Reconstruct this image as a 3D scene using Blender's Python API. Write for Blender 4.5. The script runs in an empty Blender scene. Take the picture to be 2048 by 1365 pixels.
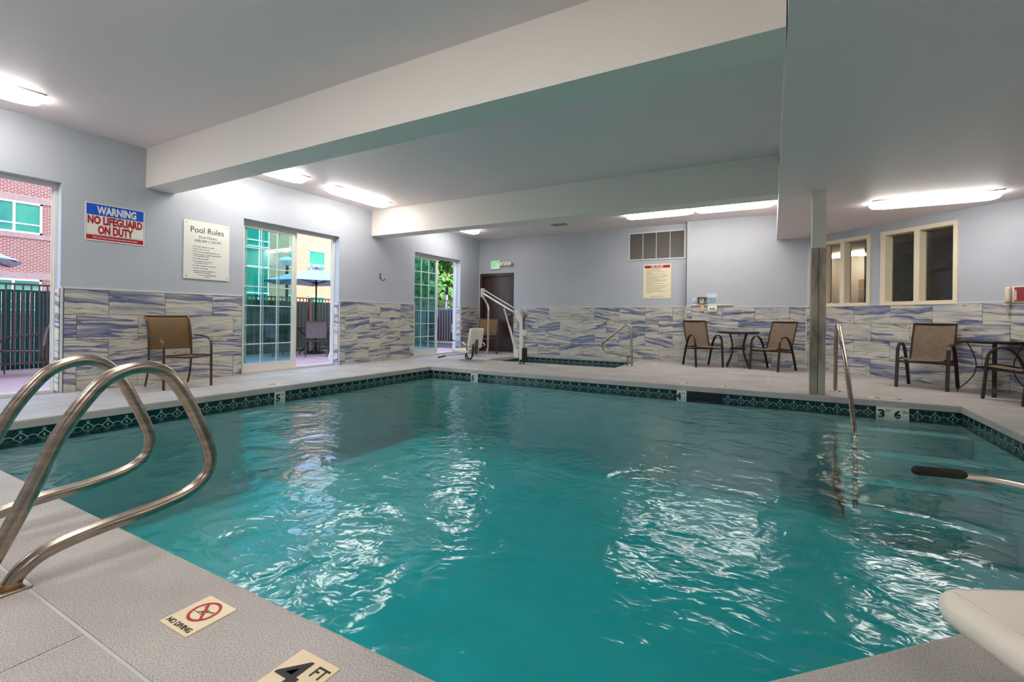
import bpy, math, random
from mathutils import Vector, Matrix, Quaternion
random.seed(7)
S = bpy.context.scene
COL = S.collection
PI = math.pi

# ------------------------------------------------------------------ camera
CAM_H = 0.9253
YAW, ROLL = 0.5071, 0.0116
cam_d = bpy.data.cameras.new('camera')
cam = bpy.data.objects.new('camera', cam_d)
COL.objects.link(cam)
fwd = Vector((-math.sin(YAW), math.cos(YAW), 0)); rt = Vector((math.cos(YAW), math.sin(YAW), 0)); up = Vector((0, 0, 1))
rt, up = rt*math.cos(ROLL)+up*math.sin(ROLL), up*math.cos(ROLL)-rt*math.sin(ROLL)
m = Matrix((( rt.x, up.x, -fwd.x, 0), (rt.y, up.y, -fwd.y, 0), (rt.z, up.z, -fwd.z, CAM_H), (0, 0, 0, 1)))
cam.matrix_world = m
cam_d.sensor_fit = 'HORIZONTAL'; cam_d.sensor_width = 36.0
cam_d.lens = 937.5147/2048*36
cam_d.shift_y = -45.32/2048
cam_d.clip_start = 0.02; cam_d.clip_end = 300
S.camera = cam

# ------------------------------------------------------------------ world, sun, exposure
SUN_DIR = Vector((0.75, -0.08, 0.60)).normalized()
w = bpy.data.worlds.new('world'); S.world = w; w.use_nodes = True
nt = w.node_tree; nt.nodes.clear()
sky = nt.nodes.new('ShaderNodeTexSky'); sky.sky_type = 'NISHITA'; sky.sun_disc = False
sky.sun_elevation = math.asin(SUN_DIR.z); sky.sun_rotation = math.atan2(SUN_DIR.x, SUN_DIR.y)
sky.air_density = 1.0; sky.dust_density = 1.5; sky.ozone_density = 1.0
bg = nt.nodes.new('ShaderNodeBackground'); bg.inputs['Strength'].default_value = 1.35
wo = nt.nodes.new('ShaderNodeOutputWorld')
nt.links.new(sky.outputs[0], bg.inputs['Color']); nt.links.new(bg.outputs[0], wo.inputs[0])
sun_d = bpy.data.lights.new('sun', 'SUN'); sun_d.energy = 4.5; sun_d.angle = 0.01; sun_d.color = (1.0, 0.9, 0.74)
sun = bpy.data.objects.new('sun', sun_d); COL.objects.link(sun)
sun.rotation_mode = 'QUATERNION'; sun.rotation_quaternion = SUN_DIR.to_track_quat('Z', 'Y'); sun.location = (10, -5, 40)
vs = S.view_settings
S.display_settings.display_device = 'sRGB'
vs.view_transform = 'Standard'; vs.look = 'None'; vs.gamma = 1.0; vs.use_curve_mapping = False
vs.exposure = 0.12
LAMP = 17.0      # emission of the ceiling light lenses

# ------------------------------------------------------------------ material helpers
def lin(c):
    return tuple((x/12.92 if x <= 0.04045 else ((x+0.055)/1.055)**2.4) for x in [v/255 for v in c]) + (1.0,)
def new_mat(name):
    M = bpy.data.materials.new(name); M.use_nodes = True
    nt = M.node_tree; b = nt.nodes['Principled BSDF']
    return M, nt, b
def N(nt, t, **kw):
    n = nt.nodes.new(t)
    for k, v in kw.items():
        if hasattr(n, k): setattr(n, k, v)
        else: n.inputs[k].default_value = v
    return n
def mat(name, rgb, rough=0.6, metal=0.0, var=0.0, vscale=6.0, bump=0.0, bscale=60.0, spec=0.5, rgb2=None, stretch=None, coat=0.0):
    M, nt, b = new_mat(name)
    b.inputs['Base Color'].default_value = lin(rgb); b.inputs['Roughness'].default_value = rough
    b.inputs['Metallic'].default_value = metal; b.inputs['Specular IOR Level'].default_value = spec
    if coat: b.inputs['Coat Weight'].default_value = coat
    if var or bump or rgb2:
        tc = N(nt, 'ShaderNodeTexCoord'); mp = N(nt, 'ShaderNodeMapping')
        nt.links.new(tc.outputs['Object'], mp.inputs['Vector'])
        if stretch: mp.inputs['Scale'].default_value = stretch
    if var or rgb2:
        no = N(nt, 'ShaderNodeTexNoise'); no.inputs['Scale'].default_value = vscale; no.inputs['Detail'].default_value = 6
        nt.links.new(mp.outputs[0], no.inputs['Vector'])
        cr = N(nt, 'ShaderNodeValToRGB'); cr.color_ramp.elements[0].position = 0.3; cr.color_ramp.elements[1].position = 0.7
        if rgb2: cA, cB = rgb, rgb2
        else:
            cA = [max(0, v*(1-var)) for v in rgb]; cB = [min(255, v*(1+var)) for v in rgb]
        cr.color_ramp.elements[0].color = lin(cA); cr.color_ramp.elements[1].color = lin(cB)
        nt.links.new(no.outputs['Fac'], cr.inputs[0]); nt.links.new(cr.outputs[0], b.inputs['Base Color'])
    if bump:
        n2 = N(nt, 'ShaderNodeTexNoise'); n2.inputs['Scale'].default_value = bscale; n2.inputs['Detail'].default_value = 4
        nt.links.new(mp.outputs[0], n2.inputs['Vector'])
        bp = N(nt, 'ShaderNodeBump'); bp.inputs['Strength'].default_value = bump; bp.inputs['Distance'].default_value = 0.004
        nt.links.new(n2.outputs['Fac'], bp.inputs['Height']); nt.links.new(bp.outputs[0], b.inputs['Normal'])
    return M
def emis(name, rgb, strength):
    M, nt, b = new_mat(name)
    b.inputs['Base Color'].default_value = lin(rgb); b.inputs['Emission Color'].default_value = lin(rgb)
    b.inputs['Emission Strength'].default_value = strength
    return M

def two_sided_ior(nt, fr, ior):
    # same reflectance from both sides of a thin pane: the Fresnel node inverts the index on back faces
    ge = N(nt, 'ShaderNodeNewGeometry'); mr = N(nt, 'ShaderNodeMapRange')
    mr.inputs['To Min'].default_value = ior; mr.inputs['To Max'].default_value = 1/ior
    nt.links.new(ge.outputs['Backfacing'], mr.inputs['Value']); nt.links.new(mr.outputs[0], fr.inputs['IOR'])
def glass_mat(name, tint, rough=0.0, ior=1.5, wire=False):
    M, nt, b = new_mat(name); nt.nodes.remove(b); out = nt.nodes['Material Output']
    tr = N(nt, 'ShaderNodeBsdfTransparent'); tr.inputs['Color'].default_value = tint
    gl = N(nt, 'ShaderNodeBsdfGlossy'); gl.inputs['Roughness'].default_value = rough; gl.inputs['Color'].default_value = (0.9, 0.95, 0.95, 1)
    fr = N(nt, 'ShaderNodeFresnel'); two_sided_ior(nt, fr, ior)
    mx = N(nt, 'ShaderNodeMixShader')
    nt.links.new(fr.outputs[0], mx.inputs[0]); nt.links.new(tr.outputs[0], mx.inputs[1]); nt.links.new(gl.outputs[0], mx.inputs[2])
    last = mx
    if wire:   # fine diamond wire mesh cast in the glass
        tc = N(nt, 'ShaderNodeTexCoord'); df = N(nt, 'ShaderNodeBsdfDiffuse'); df.inputs['Color'].default_value = lin((120, 118, 112))
        ws = []
        for a in (PI/4, -PI/4):
            mp = N(nt, 'ShaderNodeMapping'); mp.inputs['Rotation'].default_value = (0, a, 0)
            wv = N(nt, 'ShaderNodeTexWave'); wv.inputs['Scale'].default_value = 12.0; wv.bands_direction = 'X'
            th = N(nt, 'ShaderNodeMath', operation='GREATER_THAN'); th.inputs[1].default_value = 0.97
            nt.links.new(tc.outputs['Object'], mp.inputs[0]); nt.links.new(mp.outputs[0], wv.inputs['Vector']); nt.links.new(wv.outputs['Fac'], th.inputs[0])
            ws.append(th)
        mxm = N(nt, 'ShaderNodeMath', operation='MAXIMUM'); nt.links.new(ws[0].outputs[0], mxm.inputs[0]); nt.links.new(ws[1].outputs[0], mxm.inputs[1])
        ml = N(nt, 'ShaderNodeMath', operation='MULTIPLY'); ml.inputs[1].default_value = 0.22; nt.links.new(mxm.outputs[0], ml.inputs[0])
        m2 = N(nt, 'ShaderNodeMixShader'); nt.links.new(ml.outputs[0], m2.inputs[0]); nt.links.new(mx.outputs[0], m2.inputs[1]); nt.links.new(df.outputs[0], m2.inputs[2])
        last = m2
    nt.links.new(last.outputs[0], out.inputs['Surface'])
    return M

M_wall = mat('blue_grey_paint', (182, 187, 195), 0.42, bump=0.25, bscale=90, var=0.01, vscale=2)
M_ceil = mat('ceiling_paint', (242, 227, 226), 0.5, bump=0.45, bscale=70)
M_beam = mat('beam_cream_paint', (238, 231, 222), 0.5, bump=0.25, bscale=80)
M_trim = mat('white_trim', (214, 213, 210), 0.4)
M_cream = mat('cream_window_frame', (236, 222, 196), 0.4)
M_vinyl = mat('white_vinyl_frame', (226, 221, 213), 0.35)
M_muntin = mat('white_muntin', (214, 226, 226), 0.4)
M_grout = mat('dark_grout', (58, 56, 56), 0.9)
def concrete():
    M = mat('deck_concrete', (176, 171, 166), 0.62, rgb2=(198, 193, 188), vscale=2.2, bump=0.8, bscale=150)
    nt = M.node_tree; b = nt.nodes['Principled BSDF']; src = b.inputs['Base Color'].links[0].from_socket
    tc = N(nt, 'ShaderNodeTexCoord'); n = N(nt, 'ShaderNodeTexNoise'); n.inputs['Scale'].default_value = 230; n.inputs['Detail'].default_value = 3
    cr = N(nt, 'ShaderNodeValToRGB'); cr.color_ramp.elements[0].position = .36; cr.color_ramp.elements[0].color = (.62, .61, .60, 1); cr.color_ramp.elements[1].position = .62; cr.color_ramp.elements[1].color = (1.12, 1.12, 1.12, 1)
    mx = N(nt, 'ShaderNodeMix'); mx.data_type = 'RGBA'; mx.blend_type = 'MULTIPLY'; mx.inputs[0].default_value = 1.0
    nt.links.new(tc.outputs['Object'], n.inputs['Vector']); nt.links.new(n.outputs['Fac'], cr.inputs[0]); nt.links.new(src, mx.inputs[6]); nt.links.new(cr.outputs[0], mx.inputs[7]); nt.links.new(mx.outputs[2], b.inputs['Base Color'])
    return M
M_concrete = concrete()
M_caulk = mat('joint_caulk', (196, 198, 202), 0.6)
M_sub = mat('dark_ground', (60, 58, 56), 0.9)
M_steel = mat('brushed_steel', (172, 160, 146), 0.27, metal=1.0, var=0.12, vscale=9, stretch=(1, 1, 6))
M_clad = mat('stained_steel_cladding', (162, 150, 136), 0.4, metal=0.7, var=0.28, vscale=3.5, stretch=(2, 2, 0.5))
M_chrome = mat('polished_steel', (215, 212, 206), 0.14, metal=1.0)
M_bronze = mat('dark_bronze_metal', (54, 42, 34), 0.38, metal=0.4)
M_bronze2 = mat('brown_metal_tube', (84, 66, 52), 0.35, metal=0.4)
M_black = mat('black_rubber', (12, 12, 12), 0.7)
M_greyw = mat('white_lift_paint', (226, 220, 208), 0.35)
M_seat = mat('off_white_plastic', (236, 229, 216), 0.38)
M_redp = mat('red_paint', (176, 18, 30), 0.4)
M_bluep = mat('blue_paint', (18, 84, 200), 0.4)
M_signw = mat('sign_white', (232, 230, 222), 0.4)
M_signc = mat('sign_cream', (238, 228, 192), 0.4)
M_ink = mat('black_ink', (26, 26, 28), 0.5)
M_inkg = mat('grey_ink', (96, 96, 96), 0.5)
M_tilecream = mat('cream_marker_tile', (238, 220, 184), 0.28, var=0.02)
M_tilewhite = mat('white_marker_tile', (226, 224, 212), 0.2)
M_door = mat('dark_brown_door', (62, 36, 32), 0.35, var=0.08, vscale=3, stretch=(8, 8, 0.6))
M_bandtile = mat('dark_green_tile', (6, 50, 52), 0.12, var=0.3, vscale=30)
M_motif = mat('pale_tile_line', (172, 190, 176), 0.3)
M_bandgrout = mat('pale_band_grout', (96, 130, 124), 0.6)
M_plaster = mat('pool_plaster', (162, 175, 175), 0.7, var=0.03, vscale=3)
M_grille = mat('grey_louvre', (150, 146, 142), 0.5)
M_nearblack = mat('near_black', (30, 30, 32), 0.8)
M_brownwood = mat('deck_composite_board', (196, 132, 124), 0.6, var=0.08, vscale=14, stretch=(1, 12, 1))
M_fence = mat('dark_green_slat', (14, 84, 80), 0.5, var=0.2, vscale=3)
M_wire = mat('grey_wire', (120, 128, 128), 0.5, metal=0.6)
M_rail = mat('brown_rail_paint', (122, 84, 72), 0.45)
M_leaf = mat('green_leaf', (56, 108, 40), 0.5, rgb2=(96, 150, 60), vscale=0.9)
M_bark = mat('bark', (84, 68, 54), 0.9, var=0.2)
M_ac = mat('dark_blue_metal', (34, 44, 66), 0.5)
M_whitebox = mat('warm_white_plastic', (232, 220, 200), 0.4)
M_canopy = mat('pale_grey_canopy', (226, 228, 240), 0.8, var=0.08, vscale=16)
M_lens = emis('light_lens', (255, 250, 244), LAMP)
M_brownwall = mat('dark_brown_brick_wall', (92, 72, 66), 0.8)
M_hall = mat('hall_wall', (176, 166, 156), 0.7)
M_asphalt = mat('lot_ground', (120, 116, 112), 0.9)
M_unseen = mat('unseen_stucco', (196, 186, 172), 0.9)
M_glass_door = glass_mat('tinted_door_glass', (0.74, 0.91, 0.91, 1))
M_glass_win = glass_mat('wired_window_glass', (0.88, 0.89, 0.87, 1), wire=True)
M_glass_top = glass_mat('table_glass', (0.72, 0.74, 0.70, 1))
M_glass_teal = mat('teal_building_glass', (14, 112, 112), 0.06, spec=0.9, rgb2=(70, 160, 130), vscale=0.5)  # green mottling paints tree reflections into the glass colour
M_white_frame = mat('white_building_frame', (240, 240, 242), 0.5)
M_stoneband = mat('stone_band', (170, 140, 136), 0.8, var=0.05)

def sling_mat(name, a, b_):
    M, nt, b = new_mat(name); b.inputs['Roughness'].default_value = 0.75
    tc = N(nt, 'ShaderNodeTexCoord'); w1 = N(nt, 'ShaderNodeTexNoise'); w2 = N(nt, 'ShaderNodeTexNoise')
    m1 = N(nt, 'ShaderNodeMapping'); m1.inputs['Scale'].default_value = (1, 30, 30)
    m2 = N(nt, 'ShaderNodeMapping'); m2.inputs['Scale'].default_value = (30, 1, 1)
    for mp, wn in ((m1, w1), (m2, w2)):
        wn.inputs['Scale'].default_value = 9; wn.inputs['Detail'].default_value = 2
        nt.links.new(tc.outputs['Object'], mp.inputs[0]); nt.links.new(mp.outputs[0], wn.inputs['Vector'])
    ad = N(nt, 'ShaderNodeMath', operation='ADD'); nt.links.new(w1.outputs['Fac'], ad.inputs[0]); nt.links.new(w2.outputs['Fac'], ad.inputs[1])
    cr = N(nt, 'ShaderNodeValToRGB'); cr.color_ramp.elements[0].position = 0.35; cr.color_ramp.elements[1].position = 0.65
    cr.color_ramp.elements[0].color = lin(a); cr.color_ramp.elements[1].color = lin(b_)
    hf = N(nt, 'ShaderNodeMath', operation='MULTIPLY'); hf.inputs[1].default_value = 0.5
    nt.links.new(ad.outputs[0], hf.inputs[0]); nt.links.new(hf.outputs[0], cr.inputs[0]); nt.links.new(cr.outputs[0], b.inputs['Base Color'])
    return M
M_sling = sling_mat('brown_sling_mesh', (92, 76, 62), (136, 114, 94))
M_sling2 = sling_mat('tan_sling_mesh', (98, 74, 44), (124, 96, 60))
M_sling3 = sling_mat('grey_sling_mesh', (112, 100, 98), (146, 134, 130))

def marble_mat():
    M, nt, b = new_mat('blue_veined_marble_tile'); b.inputs['Roughness'].default_value = 0.22
    L = nt.links.new
    tc = N(nt, 'ShaderNodeTexCoord'); oi = N(nt, 'ShaderNodeObjectInfo')
    cb = N(nt, 'ShaderNodeMath', operation='MULTIPLY'); cb.inputs[1].default_value = 83.0; L(oi.outputs['Random'], cb.inputs[0])
    sx_ = N(nt, 'ShaderNodeSeparateXYZ'); L(tc.outputs['Object'], sx_.inputs[0])
    sh = N(nt, 'ShaderNodeMath', operation='SUBTRACT'); sh.inputs[1].default_value = 0.5; L(oi.outputs['Random'], sh.inputs[0])
    sm2 = N(nt, 'ShaderNodeMath', operation='MULTIPLY'); L(sh.outputs[0], sm2.inputs[0]); sm2.inputs[1].default_value = 0.34
    sx2 = N(nt, 'ShaderNodeMath', operation='MULTIPLY'); L(sm2.outputs[0], sx2.inputs[0]); L(sx_.outputs['X'], sx2.inputs[1])
    cx = N(nt, 'ShaderNodeCombineXYZ'); L(cb.outputs[0], cx.inputs[0]); L(cb.outputs[0], cx.inputs[1]); L(sx2.outputs[0], cx.inputs[2])
    va = N(nt, 'ShaderNodeVectorMath', operation='ADD'); L(tc.outputs['Object'], va.inputs[0]); L(cx.outputs[0], va.inputs[1])
    # tilt of the veins and large warp
    warp = N(nt, 'ShaderNodeTexNoise'); warp.inputs['Scale'].default_value = 2.2; warp.inputs['Detail'].default_value = 5; warp.inputs['Roughness'].default_value = 0.55
    L(va.outputs[0], warp.inputs['Vector'])
    ws = N(nt, 'ShaderNodeVectorMath', operation='SCALE'); ws.inputs['Scale'].default_value = 0.085
    wsub = N(nt, 'ShaderNodeVectorMath', operation='SUBTRACT'); wsub.inputs[1].default_value = (0.5, 0.5, 0.5)
    L(warp.outputs['Color'], wsub.inputs[0]); L(wsub.outputs[0], ws.inputs[0])
    wa = N(nt, 'ShaderNodeVectorMath', operation='ADD'); L(va.outputs[0], wa.inputs[0]); L(ws.outputs[0], wa.inputs[1])
    def noise(scale, sx, sz, det, rot=0.0, off=0.0):
        mp = N(nt, 'ShaderNodeMapping'); mp.inputs['Scale'].default_value = (sx, 1, sz); mp.inputs['Rotation'].default_value = (0, rot, 0); mp.inputs['Location'].default_value = (off, off, off)
        n = N(nt, 'ShaderNodeTexNoise'); n.inputs['Scale'].default_value = scale; n.inputs['Detail'].default_value = det; n.inputs['Roughness'].default_value = 0.5
        L(wa.outputs[0], mp.inputs[0]); L(mp.outputs[0], n.inputs['Vector']); return n
    def ramp(src, stops):
        cr = N(nt, 'ShaderNodeValToRGB'); e = cr.color_ramp.elements
        while len(e) < len(stops): e.new(0.5)
        for i, (p_, c_) in enumerate(stops): e[i].position = p_; e[i].color = c_ if len(c_) == 4 else lin(c_)
        L(src.outputs['Fac'], cr.inputs[0]); return cr
    K, W = (0, 0, 0, 1), (1, 1, 1, 1)
    base = ramp(noise(1.5, 0.8, 3.0, 3), [(0.3, (176, 176, 170)), (0.5, (210, 204, 190)), (0.72, (172, 178, 184))])
    v1 = ramp(noise(1.1, 0.42, 8.0, 4, 0.08, 3.1), [(0.489, K), (0.497, W), (0.511, K)])
    v2 = ramp(noise(1.2, 0.45, 9.5, 4, -0.06, 8.4), [(0.418, K), (0.425, W), (0.434, K)])
    v3 = ramp(noise(1.2, 0.45, 9.5, 4, -0.06, 8.4), [(0.555, K), (0.562, W), (0.572, K)])
    bb = ramp(noise(0.95, 0.42, 6.4, 3, 0.04, 5.7), [(0.530, K), (0.540, W), (0.575, (0.75, 0.75, 0.75, 1)), (0.606, (0.42, 0.42, 0.42, 1)), (0.63, K)])
    b2 = ramp(noise(0.95, 0.42, 6.4, 3, -0.05, 21.3), [(0.390, K), (0.42, (0.7, 0.7, 0.7, 1)), (0.437, W), (0.445, K)])
    bl = ramp(noise(2.4, 0.6, 9.0, 4, 0.05, 1.2), [(0.32, (58, 66, 122)), (0.55, (86, 98, 152)), (0.75, (134, 144, 176))])
    def mix(a, b2, f, k=1.0):
        mx = N(nt, 'ShaderNodeMix'); mx.data_type = 'RGBA'
        mu = N(nt, 'ShaderNodeMath', operation='MULTIPLY'); mu.inputs[1].default_value = k; L(f.outputs[0], mu.inputs[0]); L(mu.outputs[0], mx.inputs[0])
        L(a, mx.inputs[6]); 
        if isinstance(b2, tuple): mx.inputs[7].default_value = b2
        else: L(b2, mx.inputs[7])
        return mx.outputs[2]
    c = mix(base.outputs[0], bl.outputs[0], bb, 0.95); c = mix(c, lin((112, 122, 152)), b2, 0.62)
    c = mix(c, lin((62, 66, 90)), v1, 0.9); c = mix(c, lin((84, 84, 92)), v2, 0.8); c = mix(c, lin((120, 112, 104)), v3, 0.6)
    L(c, b.inputs['Base Color'])
    return M
M_marble = marble_mat()

def brick_mat(name, c1, c2, mortar):
    M, nt, b = new_mat(name); b.inputs['Roughness'].default_value = 0.85
    tc = N(nt, 'ShaderNodeTexCoord'); sp = N(nt, 'ShaderNodeSeparateXYZ'); cb = N(nt, 'ShaderNodeCombineXYZ')
    nt.links.new(tc.outputs['Object'], sp.inputs[0]); nt.links.new(sp.outputs['Y'], cb.inputs[0]); nt.links.new(sp.outputs['Z'], cb.inputs[1])
    br = N(nt, 'ShaderNodeTexBrick'); br.inputs['Scale'].default_value = 1.0
    br.inputs['Color1'].default_value = lin(c1); br.inputs['Color2'].default_value = lin(c2); br.inputs['Mortar'].default_value = lin(mortar)
    br.inputs['Brick Width'].default_value = 0.25; br.inputs['Row Height'].default_value = 0.088; br.inputs['Mortar Size'].default_value = 0.016
    nt.links.new(cb.outputs[0], br.inputs['Vector']); nt.links.new(br.outputs['Color'], b.inputs['Base Color'])
    return M
M_brick = brick_mat('red_brick', (132, 60, 58), (154, 80, 70), (190, 168, 160))

M_brick2 = brick_mat('tan_brick', (172, 104, 66), (192, 126, 82), (208, 186, 158))
def water_mats():
    M, nt, b = new_mat('pool_water'); nt.nodes.remove(b); out = nt.nodes['Material Output']; L = nt.links.new
    tc = N(nt, 'ShaderNodeTexCoord')
    def ns(scale, det, sx, sy, rot=0.0):
        mp = N(nt, 'ShaderNodeMapping'); mp.inputs['Scale'].default_value = (sx, sy, 1); mp.inputs['Rotation'].default_value = (0, 0, rot)
        n = N(nt, 'ShaderNodeTexNoise'); n.inputs['Scale'].default_value = scale; n.inputs['Detail'].default_value = det; n.inputs['Distortion'].default_value = 0.6
        L(tc.outputs['Object'], mp.inputs[0]); L(mp.outputs[0], n.inputs['Vector']); return n
    a = ns(2.6, 2.0, 1.0, 1.0, 0.5); c = ns(11.0, 2.0, 1.0, 1.25, 0.35)
    mu = N(nt, 'ShaderNodeMath', operation='MULTIPLY'); mu.inputs[1].default_value = 0.20; L(c.outputs['Fac'], mu.inputs[0])
    ad = N(nt, 'ShaderNodeMath', operation='ADD'); L(a.outputs['Fac'], ad.inputs[0]); L(mu.outputs[0], ad.inputs[1])
    bp = N(nt, 'ShaderNodeBump'); bp.inputs['Strength'].default_value = 1.0; bp.inputs['Distance'].default_value = 0.024; L(ad.outputs[0], bp.inputs['Height'])
    tr = N(nt, 'ShaderNodeBsdfTransparent'); tr.inputs['Color'].default_value = (0.92, 0.98, 0.98, 1)
    gl = N(nt, 'ShaderNodeBsdfGlossy'); gl.inputs['Roughness'].default_value = 0.11; L(bp.outputs[0], gl.inputs['Normal'])
    fr = N(nt, 'ShaderNodeFresnel'); two_sided_ior(nt, fr, 1.40); L(bp.outputs[0], fr.inputs['Normal'])
    mx = N(nt, 'ShaderNodeMixShader'); L(fr.outputs[0], mx.inputs[0]); L(tr.outputs[0], mx.inputs[1]); L(gl.outputs[0], mx.inputs[2])
    L(mx.outputs[0], out.inputs['Surface'])
    va = N(nt, 'ShaderNodeVolumeAbsorption'); va.inputs['Color'].default_value = (0.0, 0.935, 0.942, 1); va.inputs['Density'].default_value = 1.05
    L(va.outputs[0], out.inputs['Volume'])
    return M
M_water = water_mats()

# ------------------------------------------------------------------ mesh helpers
class MB:
    def __init__(s): s.v = []; s.f = []; s.m = []; s.sm = []
    def add(s, vs, fs, mi=0, smooth=False, M=None):
        o = len(s.v)
        for p in vs:
            p = Vector(p)
            if M is not None: p = M @ p
            s.v.append(p)
        for f in fs: s.f.append([i+o for i in f]); s.m.append(mi); s.sm.append(smooth)
        return s
    def box(s, x0, x1, y0, y1, z0, z1, mi=0, M=None):
        if x0 > x1: x0, x1 = x1, x0
        if y0 > y1: y0, y1 = y1, y0
        if z0 > z1: z0, z1 = z1, z0
        v = [(x0,y0,z0),(x1,y0,z0),(x1,y1,z0),(x0,y1,z0),(x0,y0,z1),(x1,y0,z1),(x1,y1,z1),(x0,y1,z1)]
        return s.add(v, [(0,3,2,1),(4,5,6,7),(0,1,5,4),(1,2,6,5),(2,3,7,6),(3,0,4,7)], mi, False, M)
    def bbox(s, x0, x1, y0, y1, z0, z1, r=0.005, mi=0, n=3, M=None):
        """box with rounded vertical edges and softened top and bottom"""
        if x0 > x1: x0, x1 = x1, x0
        if y0 > y1: y0, y1 = y1, y0
        r = min(r, (x1-x0)*.49, (y1-y0)*.49, (z1-z0)*.49)
        def ring(ins, z):
            out = []; rr = max(r-ins, r*.25)
            for cx, cy, a0 in ((x1-r, y1-r, 0), (x0+r, y1-r, PI/2), (x0+r, y0+r, PI), (x1-r, y0+r, 1.5*PI)):
                for k in range(n+1):
                    a = a0 + k*PI/2/n; out.append((cx+rr*math.cos(a), cy+rr*math.sin(a), z))
            return out
        rings = [ring(r*.75, z0), ring(r*.25, z0+r*.3), ring(0, z0+r), ring(0, z1-r), ring(r*.25, z1-r*.3), ring(r*.75, z1)]
        k = len(rings[0]); v = [p for q in rings for p in q]; f = []
        for j in range(len(rings)-1):
            for i in range(k): f.append((j*k+i, j*k+(i+1)%k, (j+1)*k+(i+1)%k, (j+1)*k+i))
        s.add(v, f, mi, True, M)
        s.add([v[i] for i in range(k)], [tuple(range(k))[::-1]], mi, False, M)
        return s.add([v[-k+i] for i in range(k)], [tuple(range(k))], mi, False, M)
    def prism(s, poly, z0, z1, mi=0, M=None):
        n = len(poly); v = [(x, y, z0) for x, y in poly] + [(x, y, z1) for x, y in poly]
        f = [tuple(range(n))[::-1], tuple(range(n, 2*n))] + [(i, (i+1) % n, n+(i+1) % n, n+i) for i in range(n)]
        return s.add(v, f, mi, False, M)
    def sweep(s, path, prof, ref=None, mi=0, smooth=True, cap=True, closed=False, M=None):
        path = [Vector(p) for p in path]; n = len(path); k = len(prof); v = []
        T = []
        for i in range(n):
            a = path[(i-1) % n] if (closed or i > 0) else path[i]; b = path[(i+1) % n] if (closed or i < n-1) else path[i]
            T.append((b-a).normalized())
        if ref is None:
            t0 = T[0]; ax = Vector((0, 0, 1)) if abs(t0.z) < .9 else Vector((1, 0, 0)); u = ax.cross(t0).normalized()
        for i in range(n):
            t = T[i]
            if ref is not None: u = Vector(ref); u = (u - t*u.dot(t)).normalized()
            else: u = (u - t*u.dot(t)).normalized()
            w_ = t.cross(u)
            for a, b in prof: v.append(path[i] + u*a + w_*b)
        f = []
        for j in range(n if closed else n-1):
            j2 = (j+1) % n
            for i in range(k): f.append((j*k+i, j*k+(i+1) % k, j2*k+(i+1) % k, j2*k+i))
        s.add(v, f, mi, smooth, M)
        if cap and not closed:
            s.add(v[:k], [tuple(range(k))[::-1]], mi, False, M); s.add(v[-k:], [tuple(range(k))], mi, False, M)
        return s
    def tube(s, path, r, n=10, mi=0, closed=False, M=None, cap=True):
        return s.sweep(path, [(r*math.cos(2*PI*i/n), r*math.sin(2*PI*i/n)) for i in range(n)], None, mi, True, cap, closed, M)
    def bar(s, path, wd, th, ref, mi=0, M=None):
        """flat bar, wd along ref"""
        a, b = wd/2, th/2; c = min(a, b)*.35
        return s.sweep(path, [(-a, -b+c), (-a+c, -b), (a-c, -b), (a, -b+c), (a, b-c), (a-c, b), (-a+c, b), (-a, b-c)], ref, mi, False, True, False, M)
    def lathe(s, prof, n=24, mi=0, M=None, c=(0, 0)):
        v = []; f = []
        for r, z in prof:
            for i in range(n): v.append((c[0]+r*math.cos(2*PI*i/n), c[1]+r*math.sin(2*PI*i/n), z))
        for j in range(len(prof)-1):
            for i in range(n): f.append((j*n+i, j*n+(i+1) % n, (j+1)*n+(i+1) % n, (j+1)*n+i))
        s.add(v, f, mi, True, M)
        s.add(v[:n], [tuple(range(n))[::-1]], mi, False, M); return s.add(v[-n:], [tuple(range(n))], mi, False, M)
    def cyl(s, a, b, r, n=12, mi=0, M=None): return s.tube([a, b], r, n, mi, False, M)
    def mesh(s, name, mats):
        me = bpy.data.meshes.new(name); me.from_pydata([tuple(p) for p in s.v], [], s.f)
        for m_ in (mats if isinstance(mats, (list, tuple)) else [mats]): me.materials.append(m_)
        me.polygons.foreach_set('material_index', s.m); me.polygons.foreach_set('use_smooth', s.sm); me.update()
        return me
    def build(s, name, mats, parent=None, loc=None, rz=None):
        return link(name, s.mesh(name, mats), parent, loc, rz)
def link(name, me, parent=None, loc=None, rz=None):
    o = bpy.data.objects.new(name, me); COL.objects.link(o)
    if parent is not None: o.parent = parent
    if loc is not None: o.location = loc
    if rz is not None: o.rotation_euler = (0, 0, rz)
    return o
def tag(o, label, cat=None, group=None, kind=None):
    if label: o['label'] = label
    if cat: o['category'] = cat
    if group: o['group'] = group
    if kind: o['kind'] = kind
    return o
def thing(name, label, cat, loc=(0, 0, 0), rz=0.0, group=None, kind=None):
    o = bpy.data.objects.new(name, None); COL.objects.link(o); o.location = loc; o.rotation_euler = (0, 0, rz); o.empty_display_size = 0.1
    return tag(o, label, cat, group, kind)
def copy_thing(root, loc, rz, label=None, group=None):
    r = root.copy(); COL.objects.link(r); r.location = loc; r.rotation_euler = (0, 0, rz)
    if label: r['label'] = label
    if group: r['group'] = group
    for ch in [o for o in root.children]:
        c = ch.copy(); COL.objects.link(c); c.parent = r
        for g in ch.children:
            d = g.copy(); COL.objects.link(d); d.parent = c
    return r
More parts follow.
